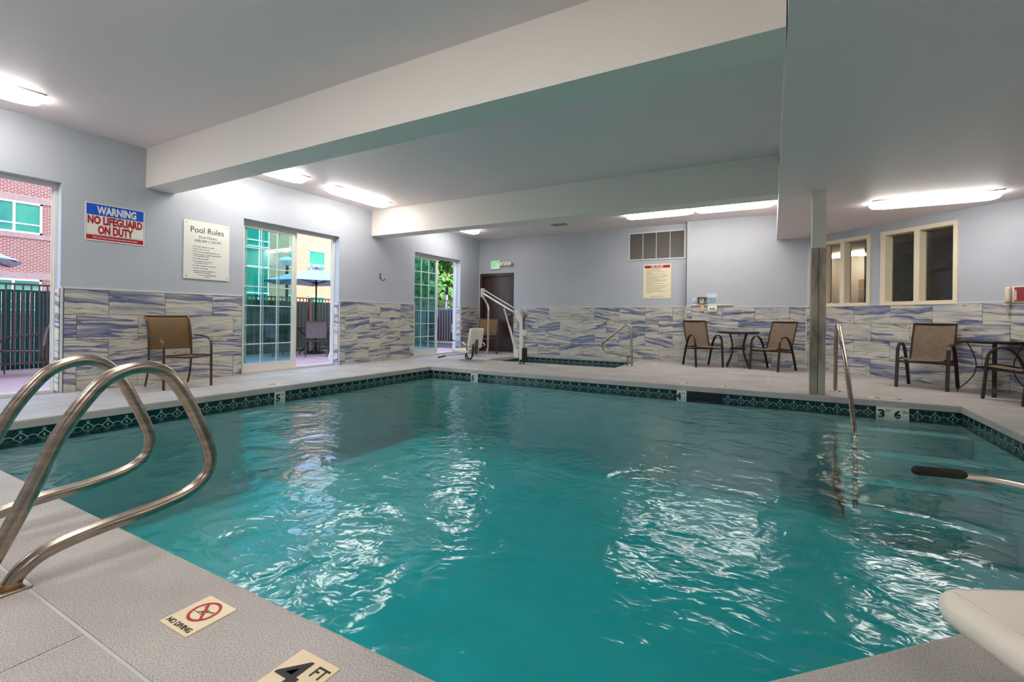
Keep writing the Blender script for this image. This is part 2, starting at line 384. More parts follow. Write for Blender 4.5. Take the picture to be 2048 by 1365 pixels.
def catmull(pts, n=6, closed=False):
    P = [Vector(p) for p in pts]; out = []; m_ = len(P)
    rng = m_ if closed else m_-1
    for i in range(rng):
        p0 = P[(i-1) % m_] if (closed or i > 0) else P[0]*2-P[1]
        p1 = P[i]; p2 = P[(i+1) % m_]; p3 = P[(i+2) % m_] if (closed or i < m_-2) else P[-1]*2-P[-2]
        for k in range(n):
            t = k/n
            out.append(0.5*((2*p1)+(-p0+p2)*t+(2*p0-5*p1+4*p2-p3)*t*t+(-p0+3*p1-3*p2+p3)*t**3))
    if not closed: out.append(P[-1])
    return out
def fillet(pts, r, n=6, closed=False):
    P = [Vector(p) for p in pts]; m_ = len(P); out = []
    for i in range(m_):
        if not closed and i in (0, m_-1): out.append(P[i]); continue
        a, b, c = P[(i-1) % m_], P[i], P[(i+1) % m_]
        rr = r[i] if isinstance(r, (list, tuple)) else r
        d1 = (a-b); d2 = (c-b); l1, l2 = d1.length, d2.length; rr = min(rr, l1*.5, l2*.5)
        p = b+d1/l1*rr; q = b+d2/l2*rr
        for k in range(n+1):
            t = k/n; out.append((1-t)**2*p + 2*t*(1-t)*b + t*t*q)
    return out
_tc = {}
def text_mesh(txt, size, mt, bold=0.0, sx=1.0, align='CENTER', spacing=1.0):
    cu = bpy.data.curves.new('lettering', 'FONT'); cu.body = txt; cu.size = size; cu.align_x = align; cu.align_y = 'CENTER'
    cu.offset = bold; cu.extrude = 0.0004; cu.space_character = spacing; cu.resolution_u = 3
    ob = bpy.data.objects.new('tmp', cu); COL.objects.link(ob)
    bpy.context.view_layer.update()
    me = bpy.data.meshes.new_from_object(ob.evaluated_get(bpy.context.evaluated_depsgraph_get()))
    bpy.data.objects.remove(ob); bpy.data.curves.remove(cu)
    me.materials.clear(); me.materials.append(mt)
    if sx != 1.0:
        for v in me.vertices: v.co.x *= sx
    return me
def text_fit(txt, wd, ht, mt, parent, loc, rot, bold=0.0, size=.1, name='lettering'):
    me = text_mesh(txt, size, mt, bold); me.name = name
    xs = [v.co.x for v in me.vertices]; ys = [v.co.y for v in me.vertices]; cx_, cy_ = (min(xs)+max(xs))/2, (min(ys)+max(ys))/2
    kx, ky = wd/(max(xs)-min(xs)), ht/(max(ys)-min(ys))
    for v in me.vertices: v.co.x = (v.co.x-cx_)*kx; v.co.y = (v.co.y-cy_)*ky
    o = bpy.data.objects.new(name, me); COL.objects.link(o); o.parent = parent; o.location = loc; o.rotation_euler = rot
    return o
def text_obj(txt, size, mt, parent, loc, rot, name='lettering', **k):
    me = text_mesh(txt, size, mt, **k); me.name = name
    o = bpy.data.objects.new(name, me); COL.objects.link(o); o.parent = parent; o.location = loc; o.rotation_euler = rot
    return o

# ------------------------------------------------------------------ measured room
XL, YB, YBb = -7.2162, 11.0586, 10.9062
H1, H2 = 3.1012, 2.5848
YA1, YA2, YB1, YB2 = 3.0416, 3.3767, 7.0131, 7.3464
PL, PB, PR, PN, PC = -5.6529, 7.0241, 1.852, 0.9605, -0.428
XS, XC, XB = 0.0579, 0.5938, -1.6725
WT = 1.215            # top of wall tiles
XE, YN = 5.4, -3.0    # unseen far right and near limits of the room
R2 = 2**-.5

def wall_mesh(L, H, T, holes):
    """local: x along wall, z up, front face at y=0 looking to -y, thickness T to +y; holes = (s0,s1,z0,z1)"""
    xs = sorted({0, L} | {h[0] for h in holes} | {h[1] for h in holes}); zs = sorted({0, H} | {h[2] for h in holes} | {h[3] for h in holes})
    solid = lambda i, j: 0 <= i < len(xs)-1 and 0 <= j < len(zs)-1 and not any(h[0] <= (xs[i]+xs[i+1])/2 <= h[1] and h[2] <= (zs[j]+zs[j+1])/2 <= h[3] for h in holes)
    b = MB()
    for i in range(len(xs)-1):
        for j in range(len(zs)-1):
            if not solid(i, j): continue
            x0, x1, z0, z1 = xs[i], xs[i+1], zs[j], zs[j+1]
            b.add([(x0,0,z0),(x1,0,z0),(x1,0,z1),(x0,0,z1)], [(0,1,2,3)]); b.add([(x0,T,z0),(x1,T,z0),(x1,T,z1),(x0,T,z1)], [(3,2,1,0)])
            if not solid(i-1, j): b.add([(x0,0,z0),(x0,T,z0),(x0,T,z1),(x0,0,z1)], [(3,2,1,0)])
            if not solid(i+1, j): b.add([(x1,0,z0),(x1,T,z0),(x1,T,z1),(x1,0,z1)], [(0,1,2,3)])
            if not solid(i, j-1): b.add([(x0,0,z0),(x1,0,z0),(x1,T,z0),(x0,T,z0)], [(3,2,1,0)])
            if not solid(i, j+1): b.add([(x0,0,z1),(x1,0,z1),(x1,T,z1),(x0,T,z1)], [(0,1,2,3)])
    return b
TILE_W, TILE_H = 0.615, 0.304
_tiles = {}
def tile_mesh(wd, ht):
    k = (round(wd, 3), round(ht, 3))
    if k not in _tiles:
        b = MB(); e = 0.0012; x, z, t = wd/2-.0024, ht/2-.0024, 0.009
        v = [(-x,0,-z),(x,0,-z),(x,0,z),(-x,0,z),(-x,-t+e,-z),(x,-t+e,-z),(x,-t+e,z),(-x,-t+e,z),(-x+e,-t,-z+e),(x-e,-t,-z+e),(x-e,-t,z-e),(-x+e,-t,z-e)]
        b.add(v, [(0,1,5,4),(1,2,6,5),(2,3,7,6),(3,0,4,7),(4,5,9,8),(5,6,10,9),(6,7,11,10),(7,4,8,11),(8,9,10,11)])
        _tiles[k] = b.mesh('wall_tile', M_marble)
    return _tiles[k]
def tile_field(parent, s0, s1, j_odd, j_even, y=0.0, z0=0.0):
    """rows of tiles in the local frame of a wall (s along x, front towards -y); row 1 is the topmost"""
    MB().box(s0, s1, y-0.004, y, z0, WT).build('grout_bed', M_grout, parent)
    for r in range(4):
        zt = WT - r*TILE_H + 0.0; ph = j_odd if r % 2 == 0 else j_even
        k = math.floor((s0-ph)/TILE_W); x = ph + k*TILE_W
        while x < s1 - 1e-4:
            a, b = max(x, s0), min(x+TILE_W, s1)
            if b-a > 0.02:
                zb = max(zt-TILE_H, z0)
                link('wall_tile', tile_mesh(b-a, zt-zb), parent, ((a+b)/2, y-0.003, (zt+zb)/2))
            x += TILE_W
    MB().box(s0, s1, y-0.016, y, WT, WT+0.02).build('tile_trim', M_trim, parent)
    return
def structure(name, mb, mats, label, cat, loc=(0, 0, 0), rz=0.0):
    o = mb.build(name, mats, None, loc, rz); return tag(o, label, cat, None, 'structure')

# ---- walls
OPEN = [(-1.6, 0.25), (0.37, 2.205), (4.35, 6.195), (8.35, 10.16)]   # openings in Y on the left wall (first one is out of view)
DOOR_TOP = 2.44
# left wall: local x -> world +Y, local -y(front) -> world +X  : rotation +90deg maps x->+Y, y->-X
wl = structure('wall_left', wall_mesh(YB+0.3-YN, H1+0.25, 0.24, [(a-YN, b-YN, -0.001 if False else 0.0, DOOR_TOP) for a, b in OPEN]), M_wall,
               'blue-grey painted left wall with three sliding door openings and veined tile wainscot', 'wall', (XL, YN, 0), PI/2)
for a, b, jo, je in ((YN, -1.6, 0.0, 0.3), (0.25, 0.37, 0, .3), (2.235, 4.33, 2.659, 2.351), (6.215, 8.33, 6.656, 6.349), (10.18, YB, 10.6, 10.29)):
    tile_field(wl, a-YN, b-YN, jo-YN, je-YN)
for a, b in OPEN[1:]:      # trims and tiled jambs beside each opening
    for s, sg in ((a, -1), (b, 1)):
        MB().box(s-YN, s-YN+sg*0.018, -0.016, 0.0, 0, WT+.02).build('corner_trim', M_trim, wl)
        MB().box(s-YN, s-YN-sg*0.004, 0.0, 0.12, 0, WT).build('jamb_backing', M_grout, wl)
        for r in range(4):
            me = tile_mesh(0.12, TILE_H); o = link('jamb_tile', me, wl, (s-YN-sg*0.004, 0.06, WT-TILE_H*(r+.5))); o.rotation_euler = (0, 0, PI/2 if sg < 0 else -PI/2)
# back wall with the brown door opening
wb = structure('wall_back', wall_mesh(8.13, H1+0.25, 0.2, [(-7.13-XL+0.3, -6.115-XL+0.3, 0, 2.13)]), M_wall,
               'blue-grey back wall behind the spa with veined tile wainscot', 'wall', (XL-0.3, YB, 0), 0)
tile_field(wb, -6.095-XL+.3, XB-XL+.3-.004, -5.667-XL+.3, -5.356-XL+.3)
# bump-out
wm = structure('wall_chase', wall_mesh(XC-XB+0.05, H1+0.2, 0.14, []), M_wall, 'boxed-out section of back wall behind the bistro table', 'wall', (XB, YBb, 0), 0)
MB().box(0, 0.01, 0.0, YB-YBb, 0, H1).build('return_face', M_wall, wm)
tile_field(wm, 0.02, XC-XB-0.02, -1.549-XB, -1.239-XB)
MB().box(0.0, 0.018, -0.016, 0.0, 0, WT+.02).build('corner_trim', M_trim, wm)
MB().box(XC-XB-0.02, XC-XB-.004, -0.014, 0.0, 0, WT+.02).build('corner_trim', M_trim, wm)
# 45 degree right wall, local x along D=(1,-1)
LR = 5.6
WIN = [(0.30, 1.232), (1.405, 2.502)]
WZ0, WZ1 = 1.212, 2.445
wr = structure('wall_right', wall_mesh(LR, H2+0.3, 0.2, [(a+.05, b-.05, WZ0+.05, WZ1-.05) for a, b in WIN]), M_wall,
               'angled blue-grey right wall with two wired-glass windows and veined tile wainscot', 'wall', (XC, YBb, 0), -PI/4)
tile_field(wr, 0.004, LR-.3, 0.954, 0.64)
# unseen walls closing the room
structure('wall_side', MB().box(XE, XE+.2, YN-.2, 7.6, 0, H1+.2), M_wall, 'right side wall of the pool room, out of view', 'wall')
structure('wall_near', MB().box(XL-.2, XE+.2, YN-.2, YN, 0, H1+.2), M_wall, 'wall behind the camera', 'wall')

# ---- ceiling, soffit, beams
structure('ceiling', MB().box(XL-.24, XS+.05, YN-.2, YB+.3, H1, H1+.12), M_ceil, 'high flat grey ceiling over the pool', 'ceiling')
structure('ceiling_soffit', MB().box(XS, XE+.4, YN-.2, YB+.3, H2, H1+.12), M_ceil, 'lower ceiling over the right side of the pool', 'ceiling')
structure('trim_1', MB().box(XL, XS-0.007, YA1, YA2, H2, H1), M_beam, 'near cream ceiling beam crossing above the pool', 'beam')
structure('trim_2', MB().box(XL, XS-0.007, YB1, YB2, H2, H1), M_beam, 'far cream ceiling beam crossing above the pool end', 'beam')

# ------------------------------------------------------------------ floor slabs
def area(p): return .5*sum(p[i][0]*p[(i+1) % len(p)][1]-p[(i+1) % len(p)][0]*p[i][1] for i in range(len(p)))
def clip(poly, a, b, keep_left=True):
    out = []; n = len(poly)
    sd = lambda p: ((b[0]-a[0])*(p[1]-a[1])-(b[1]-a[1])*(p[0]-a[0]))*(1 if keep_left else -1)
    for i in range(n):
        p, q = poly[i], poly[(i+1) % n]; dp, dq = sd(p), sd(q)
        if dp >= 0: out.append(p)
        if (dp > 0 > dq) or (dp < 0 < dq):
            t = dp/(dp-dq); out.append((p[0]+(q[0]-p[0])*t, p[1]+(q[1]-p[1])*t))
    return out
def subtract(polys, conv):
    res = []
    for poly in polys:
        rest = poly; n = len(conv)
        for i in range(n):
            a, b = conv[i], conv[(i+1) % n]
            o = clip(rest, a, b, False)
            if len(o) > 2 and abs(area(o)) > 1e-5: res.append(o)
            rest = clip(rest, a, b, True)
            if len(rest) < 3: break
    return res
def offset_poly(poly, ds):
    """CCW convex polygon, move edge i outward by ds[i]"""
    n = len(poly); L_ = []
    for i in range(n):
        a, b = Vector(poly[i]), Vector(poly[(i+1) % n]); d = (b-a).normalized(); nrm = Vector((d.y, -d.x))
        L_.append((a+nrm*ds[i], d))
    out = []
    for i in range(n):
        (p, d), (q, e) = L_[i-1], L_[i]
        den = d.x*e.y-d.y*e.x; t = ((q.x-p.x)*e.y-(q.y-p.y)*e.x)/den
        out.append((p.x+d.x*t, p.y+d.y*t))
    return out
pool = [(PL, PN), (PC, PN), (PR, PN+PR-PC), (PR, PB), (PL, PB)]
spa = [(-5.57, 8.80), (-2.64, 8.80), (-2.64, 10.86), (-5.57, 10.86)]
W_pool = [0.368, 0.368, 0.85, 0.83, 0.82]      # near, chamfer, right, far, left
W_spa = [0.25, 0.25, 0.19, 0.25]
pool_out = offset_poly(pool, W_pool); spa_out = offset_poly(spa, W_spa)
floor = structure('floor', MB().box(XL-.02, XE+.1, YN, 0.7, -0.2, -0.0025).box(XL-.02, PL-.3, .7, 8.2, -0.2, -0.0025).prism([(-.35, .7), (XE+.1, .7), (XE+.1, 3.25), (2.2, 3.25)], -.2, -.0025).box(PR+.3, XE+.1, 3.25, 8.2, -.2, -.0025).box(XL-.02, XE+.1, 7.4, 8.5, -.2, -.0025)
                  .box(XL-.02, -5.7, 8.5, YB+.1, -.2, -.0025).box(-2.5, XE+.1, 8.5, YB+.1, -.2, -.0025).box(-5.7, -2.5, 10.95, YB+.1, -.2, -.0025), M_caulk,
                  'light grey textured concrete pool deck in cast slabs', 'floor')
def coping(poly, wds, name):
    n = len(poly)
    prof = [(0, -.075), (0, -.016), (.005, -.004), (.016, 0), (None, 0), (None, -.075)]
    rings = [(offset_poly(poly, [(d if d is not None else wds[i]-.005) for i in range(n)]), z) for d, z in prof]
    for i in range(n):
        b = MB(); v = []
        for ring, z in rings:
            v.append((ring[i][0], ring[i][1], z)); v.append((ring[(i+1) % n][0], ring[(i+1) % n][1], z))
        f = [(2*k, 2*k+1, 2*k+3, 2*k+2) for k in range(5)] + [(10, 11, 1, 0), tuple(range(0, 12, 2))[::-1], tuple(range(1, 12, 2))]
        b.add(v, f); b.build(name, M_concrete, floor)
coping(pool, W_pool, 'coping_slab'); coping(spa, W_spa, 'coping_slab')
yo, xo = pool_out[0][1], pool_out[0][0]
rects = []
def rr_(x0, x1, y0, y1): rects.append((x0, x1, y0, y1))
xs_near = [XL, -4.77, -1.72, 1.33, XE]
for i in range(4):
    rr_(xs_near[i], xs_near[i+1], YN, -1.05); rr_(xs_near[i], xs_near[i+1], -1.05, yo)
for a, b in ((yo, 1.95), (1.95, 5.0), (5.0, 7.85)): rr_(XL, xo, a, b)
rr_(XL, -5.0, 7.85, YB); rr_(-5.0, -2.4, 7.85, YB)
for a, b in ((-2.4, -0.05), (-0.05, XE)):
    rr_(a, b, 7.85, 8.95); rr_(a, b, 8.95, YB)
rr_(xo, XE, yo, 3.4); rr_(PR, XE, 3.4, 7.85)
for x0, x1, y0, y1 in rects:
    g = .005
    polys = subtract([[(x0+g, y0+g), (x1-g, y0+g), (x1-g, y1-g), (x0+g, y1-g)]], pool_out)
    polys = [q for p_ in polys for q in subtract([p_], spa_out)]
    if not polys: continue
    b = MB()
    for q in polys: b.prism(q, -0.06, 0.0)
    b.build('deck_slab', M_concrete, floor)

# ------------------------------------------------------------------ pool shell, water, band tiles
def shell(poly, zf, label, name):
    inn = offset_poly(poly, [0.012]*len(poly)); out = offset_poly(poly, [0.25]*len(poly)); n = len(poly)
    b = MB()
    for i in range(n):
        j = (i+1) % n
        b.add([(*inn[i], -.075), (*inn[j], -.075), (*inn[j], zf), (*inn[i], zf)], [(0, 1, 2, 3)])
        b.add([(*inn[i], -.075), (*inn[j], -.075), (*out[j], -.075), (*out[i], -.075)], [(3, 2, 1, 0)])
    b.add([(*q, zf) for q in inn], [tuple(range(n))])
    return structure(name, b, M_plaster, label, 'pool')
ps = shell(pool, -1.15, 'pale plaster shell of the large indoor pool', 'pool_shell')
ss = shell(spa, -0.95, 'pale plaster shell of the small spa pool', 'spa_shell')
WATER = -0.160
def water(poly, zf, name, label):
    q = offset_poly(poly, [0.03]*len(poly))
    o = MB().prism(q, zf-.02, WATER).build(name, M_water); return tag(o, label, 'water', None, 'stuff')
water(pool, -1.15, 'pool_water', 'rippled turquoise water filling the large pool')
water(spa, -0.95, 'spa_water', 'still dark green water in the small spa')
# entry steps in the far right corner
for k in range(4):
    MB().bbox(0.68, PR+.012, PB+.012-(k+1)*.35, PB+.012, -1.15, -0.30-.21*k, r=.012).build('pool_step', M_plaster, ps)
# spa bench
MB().box(-5.58, -5.18, 8.79, 10.87, -.95, -.55).box(-5.2, -2.63, 10.5, 10.87, -.95, -.55).build('spa_bench', M_plaster, ss)

def band_mesh():
    s = 0.154; h = s/2-.0015; b = MB(); t = 0.006
    b.box(-h, h, -t, 0, -h, h, 0)
    def line(p, q, wd=.0042):
        p, q = Vector((p[0], 0, p[1])), Vector((q[0], 0, q[1])); d = (q-p).normalized(); n_ = Vector((-d.z, 0, d.x))*wd/2
        e = d*wd*.3; y = Vector((0, -t-.0004, 0))
        b.add([p-e+n_+y, p-e-n_+y, q+e-n_+y, q+e+n_+y], [(0, 1, 2, 3)], 1)
    def poly(ps, wd=.0042):
        for a, c in zip(ps[:-1], ps[1:]): line(a, c, wd)
    cz = 0.012
    poly([(0, cz+.050), (.011, cz+.039), (0, cz+.028), (-.011, cz+.039), (0, cz+.050)], .004)
    for sg in (1, -1):
        poly([(0, cz+.028), (sg*.046, cz-.014)], .006)
        poly([(sg*.046, cz-.014), (sg*.056, cz-.005), (sg*.066, cz-.001), (sg*h, cz)], .005)
        poly([(sg*.046, cz-.014), (0, cz-.056)], .005)
    poly([(0, cz-.001), (.006, cz-.012), (0, cz-.022), (-.006, cz-.012), (0, cz-.001)], .004)
    return b.mesh('band_tile', [M_bandtile, M_motif])
BAND = band_mesh()
def band(parent, p0, p1, skip=()):
    p0, p1 = Vector(p0), Vector(p1); d = (p1-p0); L_ = d.length; d.normalize(); n = round(L_/.154); st = L_/n
    ang = math.atan2(d.y, d.x); nrm = Vector((-d.y, d.x))          # inward on the left of travel for CCW pool
    b = MB(); off = Vector((nrm.x, nrm.y, 0))*.003; slots = {}
    for k in range(n):
        c = p0+d*(st*(k+.5)); a_, c_ = p0+d*(st*k), p0+d*(st*(k+1))
        what = [w_ for a, b_, w_ in skip if a <= (k+.5)*st < b_]
        if what and what[0] == 'hole': continue
        b.add([Vector((a_.x, a_.y, -.075))+off, Vector((c_.x, c_.y, -.075))+off, Vector((c_.x, c_.y, -.229))+off, Vector((a_.x, a_.y, -.229))+off], [(0, 1, 2, 3)])
        if what: slots[what[0]] = (c.x, c.y); continue
        link('band_tile', BAND, parent, (c.x, c.y, -.152), ang+PI)
    b.build('band_grout', M_bandgrout, parent)
    return slots
inn = offset_poly(pool, [0.012]*5)
# marker spans measured along each side
band(ps, inn[2], inn[3])                                                       # right side
far0 = inn[3][0]
def sk(x, w_): return (far0-x-.077, far0-x+.077, w_)
SL = band(ps, inn[3], inn[4], skip=[sk(1.218, '3'), sk(1.372, '6'), sk(-1.115, '4'), sk(-4.68, '5'), (far0+.52, far0+.98, 'hole')])
SL2 = band(ps, inn[4], inn[0], skip=[(inn[3][1]-3.965-.077, inn[3][1]-3.965+.077, '5')])
sinn = offset_poly(spa, [0.012]*4)
band(ss, sinn[1], sinn[2]); band(ss, sinn[2], sinn[3]); band(ss, sinn[3], sinn[0])
MB().box(PL-.012, PC, PN-.012, PN-.006, -.229, -.075).build('band_strip', M_bandtile, ps)
# skimmer mouth in the far side, the band tiles left out around it
hx = [o.location.x for o in ps.children if o.name.startswith('band_tile') and abs(o.location.y-inn[3][1]) < .01]
ha, hb = max(x for x in hx if x < -.75)+.077, min(x for x in hx if x > -.75)-.077
MB().box(ha, hb, PB+.005, PB+.012, -.229, -.075).build('skimmer_shade', M_nearblack, ps)  # flat dark panel, the shade of the opening is in its colour
MB().box(ha, ha+.02, PB-.0, PB+.01, -.229, -.076).box(hb-.02, hb, PB, PB+.01, -.229, -.076).build('skimmer_frame', M_bandtile, ps)

def wall_marker(big, small, x, label):
    t = thing('depth_marker', label, 'marker', (SL[big][0], PB+.008, -.152), 0)
    MB().box(-.076, .076, -.006, .0, -.076, .076).build('tile', M_tilewhite, t)
    text_fit(big, .070, .100, M_ink, t, (-.028, -.0066, -.004), (PI/2, 0, 0), bold=.004)
    text_fit(small, .044, .038, M_ink, t, (.040, -.0066, .028), (PI/2, 0, 0), bold=.001)
    return t
wall_marker('5', 'FT', -4.68, 'white 5 FT depth tile in the far pool edge behind the water')
wall_marker('4', 'FT', -1.115, 'white 4 FT depth tile in the middle of the far pool edge')
wall_marker('3', 'FT', 1.218, 'white 3 FT depth tile left of the 6 IN tile')
wall_marker('6', 'IN', 1.372, 'white 6 IN depth tile at right end of the far pool edge')
t = wall_marker('5', 'FT', -4.68, 'white 5 FT depth tile in the left pool edge below the grid doors')
t.location = (PL-.008, SL2['5'][1], -.152); t.rotation_euler = (0, 0, PI/2)

# deck marker tiles
def deck_marker(x, y, rz, label, big=None, small=None, diving=False, M_t=None):
    t = thing('deck_marker', label, 'marker', (x, y, 0), rz)
    MB().bbox(-.074, .074, -.074, .074, -.004, .0035, r=.002).build('tile', M_t or M_tilecream, t)
    z = .0042
    if big:
        text_fit(big, .078, .104, M_ink, t, (-.026, .0, z), (0, 0, 0), bold=.0006)
        text_fit(small, .042, .036, M_ink, t, (.044, .034, z), (0, 0, 0), bold=.0012)
    if diving:
        text_obj('NO DIVING', .0235, M_ink, t, (0, -.056, z), (0, 0, 0), bold=.0005)
        b = MB(); c = (0, .016); ro, ri, n = .047, .038, 40
        v = [(c[0]+r_*math.cos(2*PI*i/n), c[1]+r_*math.sin(2*PI*i/n), z) for r_ in (ro, ri) for i in range(n)]
        b.add(v, [(i, (i+1) % n, n+(i+1) % n, n+i) for i in range(n)])
        d = Vector((-1, 1, 0)).normalized(); p = Vector((d.y, -d.x, 0))*.0042; cc = Vector((c[0], c[1], z+.0002))
        b.add([cc-d*.04-p, cc-d*.04+p, cc+d*.04+p, cc+d*.04-p], [(0, 1, 2, 3)])
        b.build('prohibition_ring', M_redp, t)
        b = MB(); z2 = z-.0001
        def ln(p, q, wd):
            p, q = Vector((*p, z2)), Vector((*q, z2)); dd = (q-p).normalized(); nn = Vector((-dd.y, dd.x, 0))*wd/2
            b.add([p-nn, q-nn, q+nn, p+nn], [(0, 1, 2, 3)])
        ln((-.038, .004), (-.006, .004), .002)          # pool side
        ln((.034, .028), (.012, .020), .003); ln((.012, .020), (-.006, .014), .007); ln((-.006, .014), (-.018, .004), .004); ln((-.004, .012), (.004, .000), .003)   # diver
        for k in range(8): ln((-.034+.0085*k, .031+(.002 if k % 2 else -.002)-k*.0015), (-.0255+.0085*k, .031+(-.002 if k % 2 else .002)-k*.0015), .0016)
        b.build('diver_mark', M_ink, t)
    return t
deck_marker(-1.530, 0.797, 0, 'cream NO DIVING tile with red prohibition ring on near deck', diving=True)
deck_marker(-1.052, 0.785, 0, 'cream 4 FT depth tile at the bottom edge of near deck', '4', 'FT')
deck_marker(-1.60, 7.20, PI, 'faded NO DIVING tile on far deck in front of left bistro chair', diving=True)
deck_marker(-1.10, 7.20, PI, 'cream 4 FT tile on far deck above the white 4 FT edge tile', '4', 'FT')
deck_marker(-0.58, 7.22, PI, 'cream 4 FT tile on far deck above the skimmer mouth', '4', 'FT')
deck_marker(1.12, 7.20, PI, 'cream 3 FT tile on far deck right of the steel-clad column', '3', 'FT')
deck_marker(1.32, 7.20, PI, 'cream 6 IN tile on far deck right of the 3 FT deck tile', '6', 'IN')
deck_marker(-4.68, 7.18, PI, 'cream 5 FT tile on deck near the far left pool corner', '5', 'FT')
deck_marker(-3.74, 8.42, PI, 'NO DIVING tile on deck between pool and spa', diving=True)
deck_marker(-2.14, 9.95, -PI/2, 'NO DIVING tile on deck right of the spa handrail', diving=True)
deck_marker(-5.86, 3.97, PI/2, 'cream 5 FT tile on left deck in front of the middle sliding door', '5', 'FT')

# ------------------------------------------------------------------ column
t = thing('support_column', 'square white column with stained steel cladding up its lower half', 'column', (0.5065, 7.165, 0), 0)
MB().box(-.0745, .0745, -.075, .075, 0.0, H2).build('shaft', mat('column_paint', (232, 222, 206), .45, bump=.2, bscale=80), t)
b = MB()
for x0, x1, y0, y1 in ((-.0825, .0825, -.083, -.0755), (-.0825, .0825, .0755, .083), (-.0825, -.075, -.0755, .0755), (.075, .0825, -.0755, .0755)): b.box(x0, x1, y0, y1, 0.001, 1.868)
b.build('steel_cladding', M_clad, t)
MB().box(-.004, .004, -.0850, -.083, 0.02, 1.862).build('cladding_seam', mat('seam_dark', (70, 66, 60), .5, metal=.5), t)

# ------------------------------------------------------------------ ceiling lights
def lens_mesh(L_, W_, Hh):
    b = MB(); n = 32; rings = []
    def outline(k):
        pts = []
        for i in range(n):
            a = 2*PI*i/n; ca, sa = math.cos(a), math.sin(a); e = .42
            pts.append((L_/2*k_(ca, .30)*1.0*k[0], W_/2*k_(sa, .75)*k[1]))
        return pts
    def k_(c, e): return math.copysign(abs(c)**e, c)
    for kx, ky, z in ((.985, .93, 0), (1, 1, -.018), (.992, .96, -.045), (.965, .82, -.068), (.90, .5, -.082), (.8, .2, -.086)):
        rings.append([(x, y, z) for x, y in outline((kx, ky))])
    v = [p for r in rings for p in r]; f = []
    for j in range(len(rings)-1):
        for i in range(n): f.append((j*n+i, (j+1)*n+i, (j+1)*n+(i+1) % n, j*n+(i+1) % n))
    b.add(v, f, 0, True); b.add(rings[-1], [tuple(range(n))[::-1]])
    return b.mesh('lens', M_lens)
LENS = lens_mesh(1.34, .36, .09)
PAN = MB().bbox(-.655, .655, -.175, .175, -.012, -.001, r=.01).mesh('base_pan', M_trim)
CLIP = MB().box(-.012, .012, -.006, .006, -.03, -.012).mesh('lens_clip', M_inkg)
def ceiling_light(x, y, z, rz, label, group):
    t = thing('ceiling_light', label, 'light', (x, y, z), rz, group)
    o = link('lens', LENS, t); link('base_pan', PAN, t)
    for sx in (-.5, .5): link('lens_clip', CLIP, o, (sx, .178, 0))
    return t
GL = 'rounded white ceiling lights'
ceiling_light(-6.52, 1.17, H1, PI/2, 'rounded ceiling light at top left corner above the first sliding door', GL)
ceiling_light(-6.52, 4.22, H1, PI/2, 'rounded ceiling light half hidden behind the near cream beam on the left', GL)
ceiling_light(-6.52, 6.04, H1, PI/2, 'rounded ceiling light between the two cream beams on the left', GL)
ceiling_light(-6.52, 9.18, H1, PI/2, 'small-looking ceiling light beyond the far beam above the last sliding door', GL)
ceiling_light(-2.02, 9.72, H1, 0, 'left one of the two end-to-end ceiling lights beyond the far beam', GL)
ceiling_light(-0.66, 9.72, H1, 0, 'right one of the two end-to-end ceiling lights beyond the far beam', GL)
ceiling_light(1.83, 8.12, H2, 0, 'ceiling light on the lowered ceiling above the bistro chair on the right', GL)
# fittings of the same kind in the part of the room behind and beside the camera
for x, y, z, r in ((-6.5, -1.2, H1, PI/2), (-3.2, 0.9, H1, 0), (-1.4, 0.9, H1, 0), (-2.6, -1.6, H1, 0), (3.9, 3.0, H2, PI/2), (2.2, -1.0, H2, 0)):
    ceiling_light(x, y, z, r, 'rounded ceiling light in the unseen near part of the pool room', GL)

# ------------------------------------------------------------------ sliding doors on the left wall
def sliding_door(n, y0, y1, panel, label):
    """local x along +Y of world, front -y to the room; origin at (XL, y0)"""
    t = thing('door_%d' % n, label, 'door', (XL, y0, 0), PI/2, None, 'structure'); W_ = y1-y0
    b = MB(); f0, f1 = .115, .172
    b.box(.0, .028, f0, f1, 0, DOOR_TOP).box(W_-.028, W_, f0, f1, 0, DOOR_TOP).box(.028, W_-.028, f0, f1, DOOR_TOP-.05, DOOR_TOP).box(.028, W_-.028, f0-.03, f1, 0, .035)
    b.box(W_-.045, W_-.028, f0+.02, f0+.03, .035, DOOR_TOP-.05)
    b.build('frame', M_vinyl, t)
    MB().box(-.0, W_, -.03, f0-.032, 0.0, .010).build('threshold', M_chrome, t)
    pw = .96
    for k, (xa, yy) in enumerate(panel):
        xb = xa+pw
        sf = MB(); d = .022
        sf.box(xa, xa+.06, yy, yy+d, .036, DOOR_TOP-.05).box(xb-.06, xb, yy, yy+d, .036, DOOR_TOP-.05).box(xa+.06, xb-.06, yy, yy+d, .036, .15).box(xa+.06, xb-.06, yy, yy+d, DOOR_TOP-.11, DOOR_TOP-.05)
        s_ = sf.build('door_panel', M_vinyl, t)
        ga, gb, gz0, gz1 = xa+.06, xb-.06, .15, DOOR_TOP-.11
        MB().box(ga, gb, yy+.009, yy+.013, gz0, gz1).build('glass_pane', M_glass_door, s_)
        mm = MB()
        for i in (1, 2):
            x = ga+(gb-ga)*i/3; mm.box(x-.008, x+.008, yy+.004, yy+.0085, gz0, gz1)
        for j in range(1, 7):
            z = gz0+(gz1-gz0)*j/7; mm.box(ga, gb, yy+.0035, yy+.0085, z-.008, z+.008)
        mm.build('muntin_grid', M_muntin, s_)
        if k == 0:
            MB().tube(fillet([(xb-.03, yy, 1.12), (xb-.03, yy-.045, 1.10), (xb-.03, yy-.045, .92), (xb-.03, yy, .90)], .03), .009, 8).build('handle', M_trim, s_)
    return t
sliding_door(2, *OPEN[1], [(.030, .145)], 'leftmost sliding glass door standing open onto the deck, white frame')
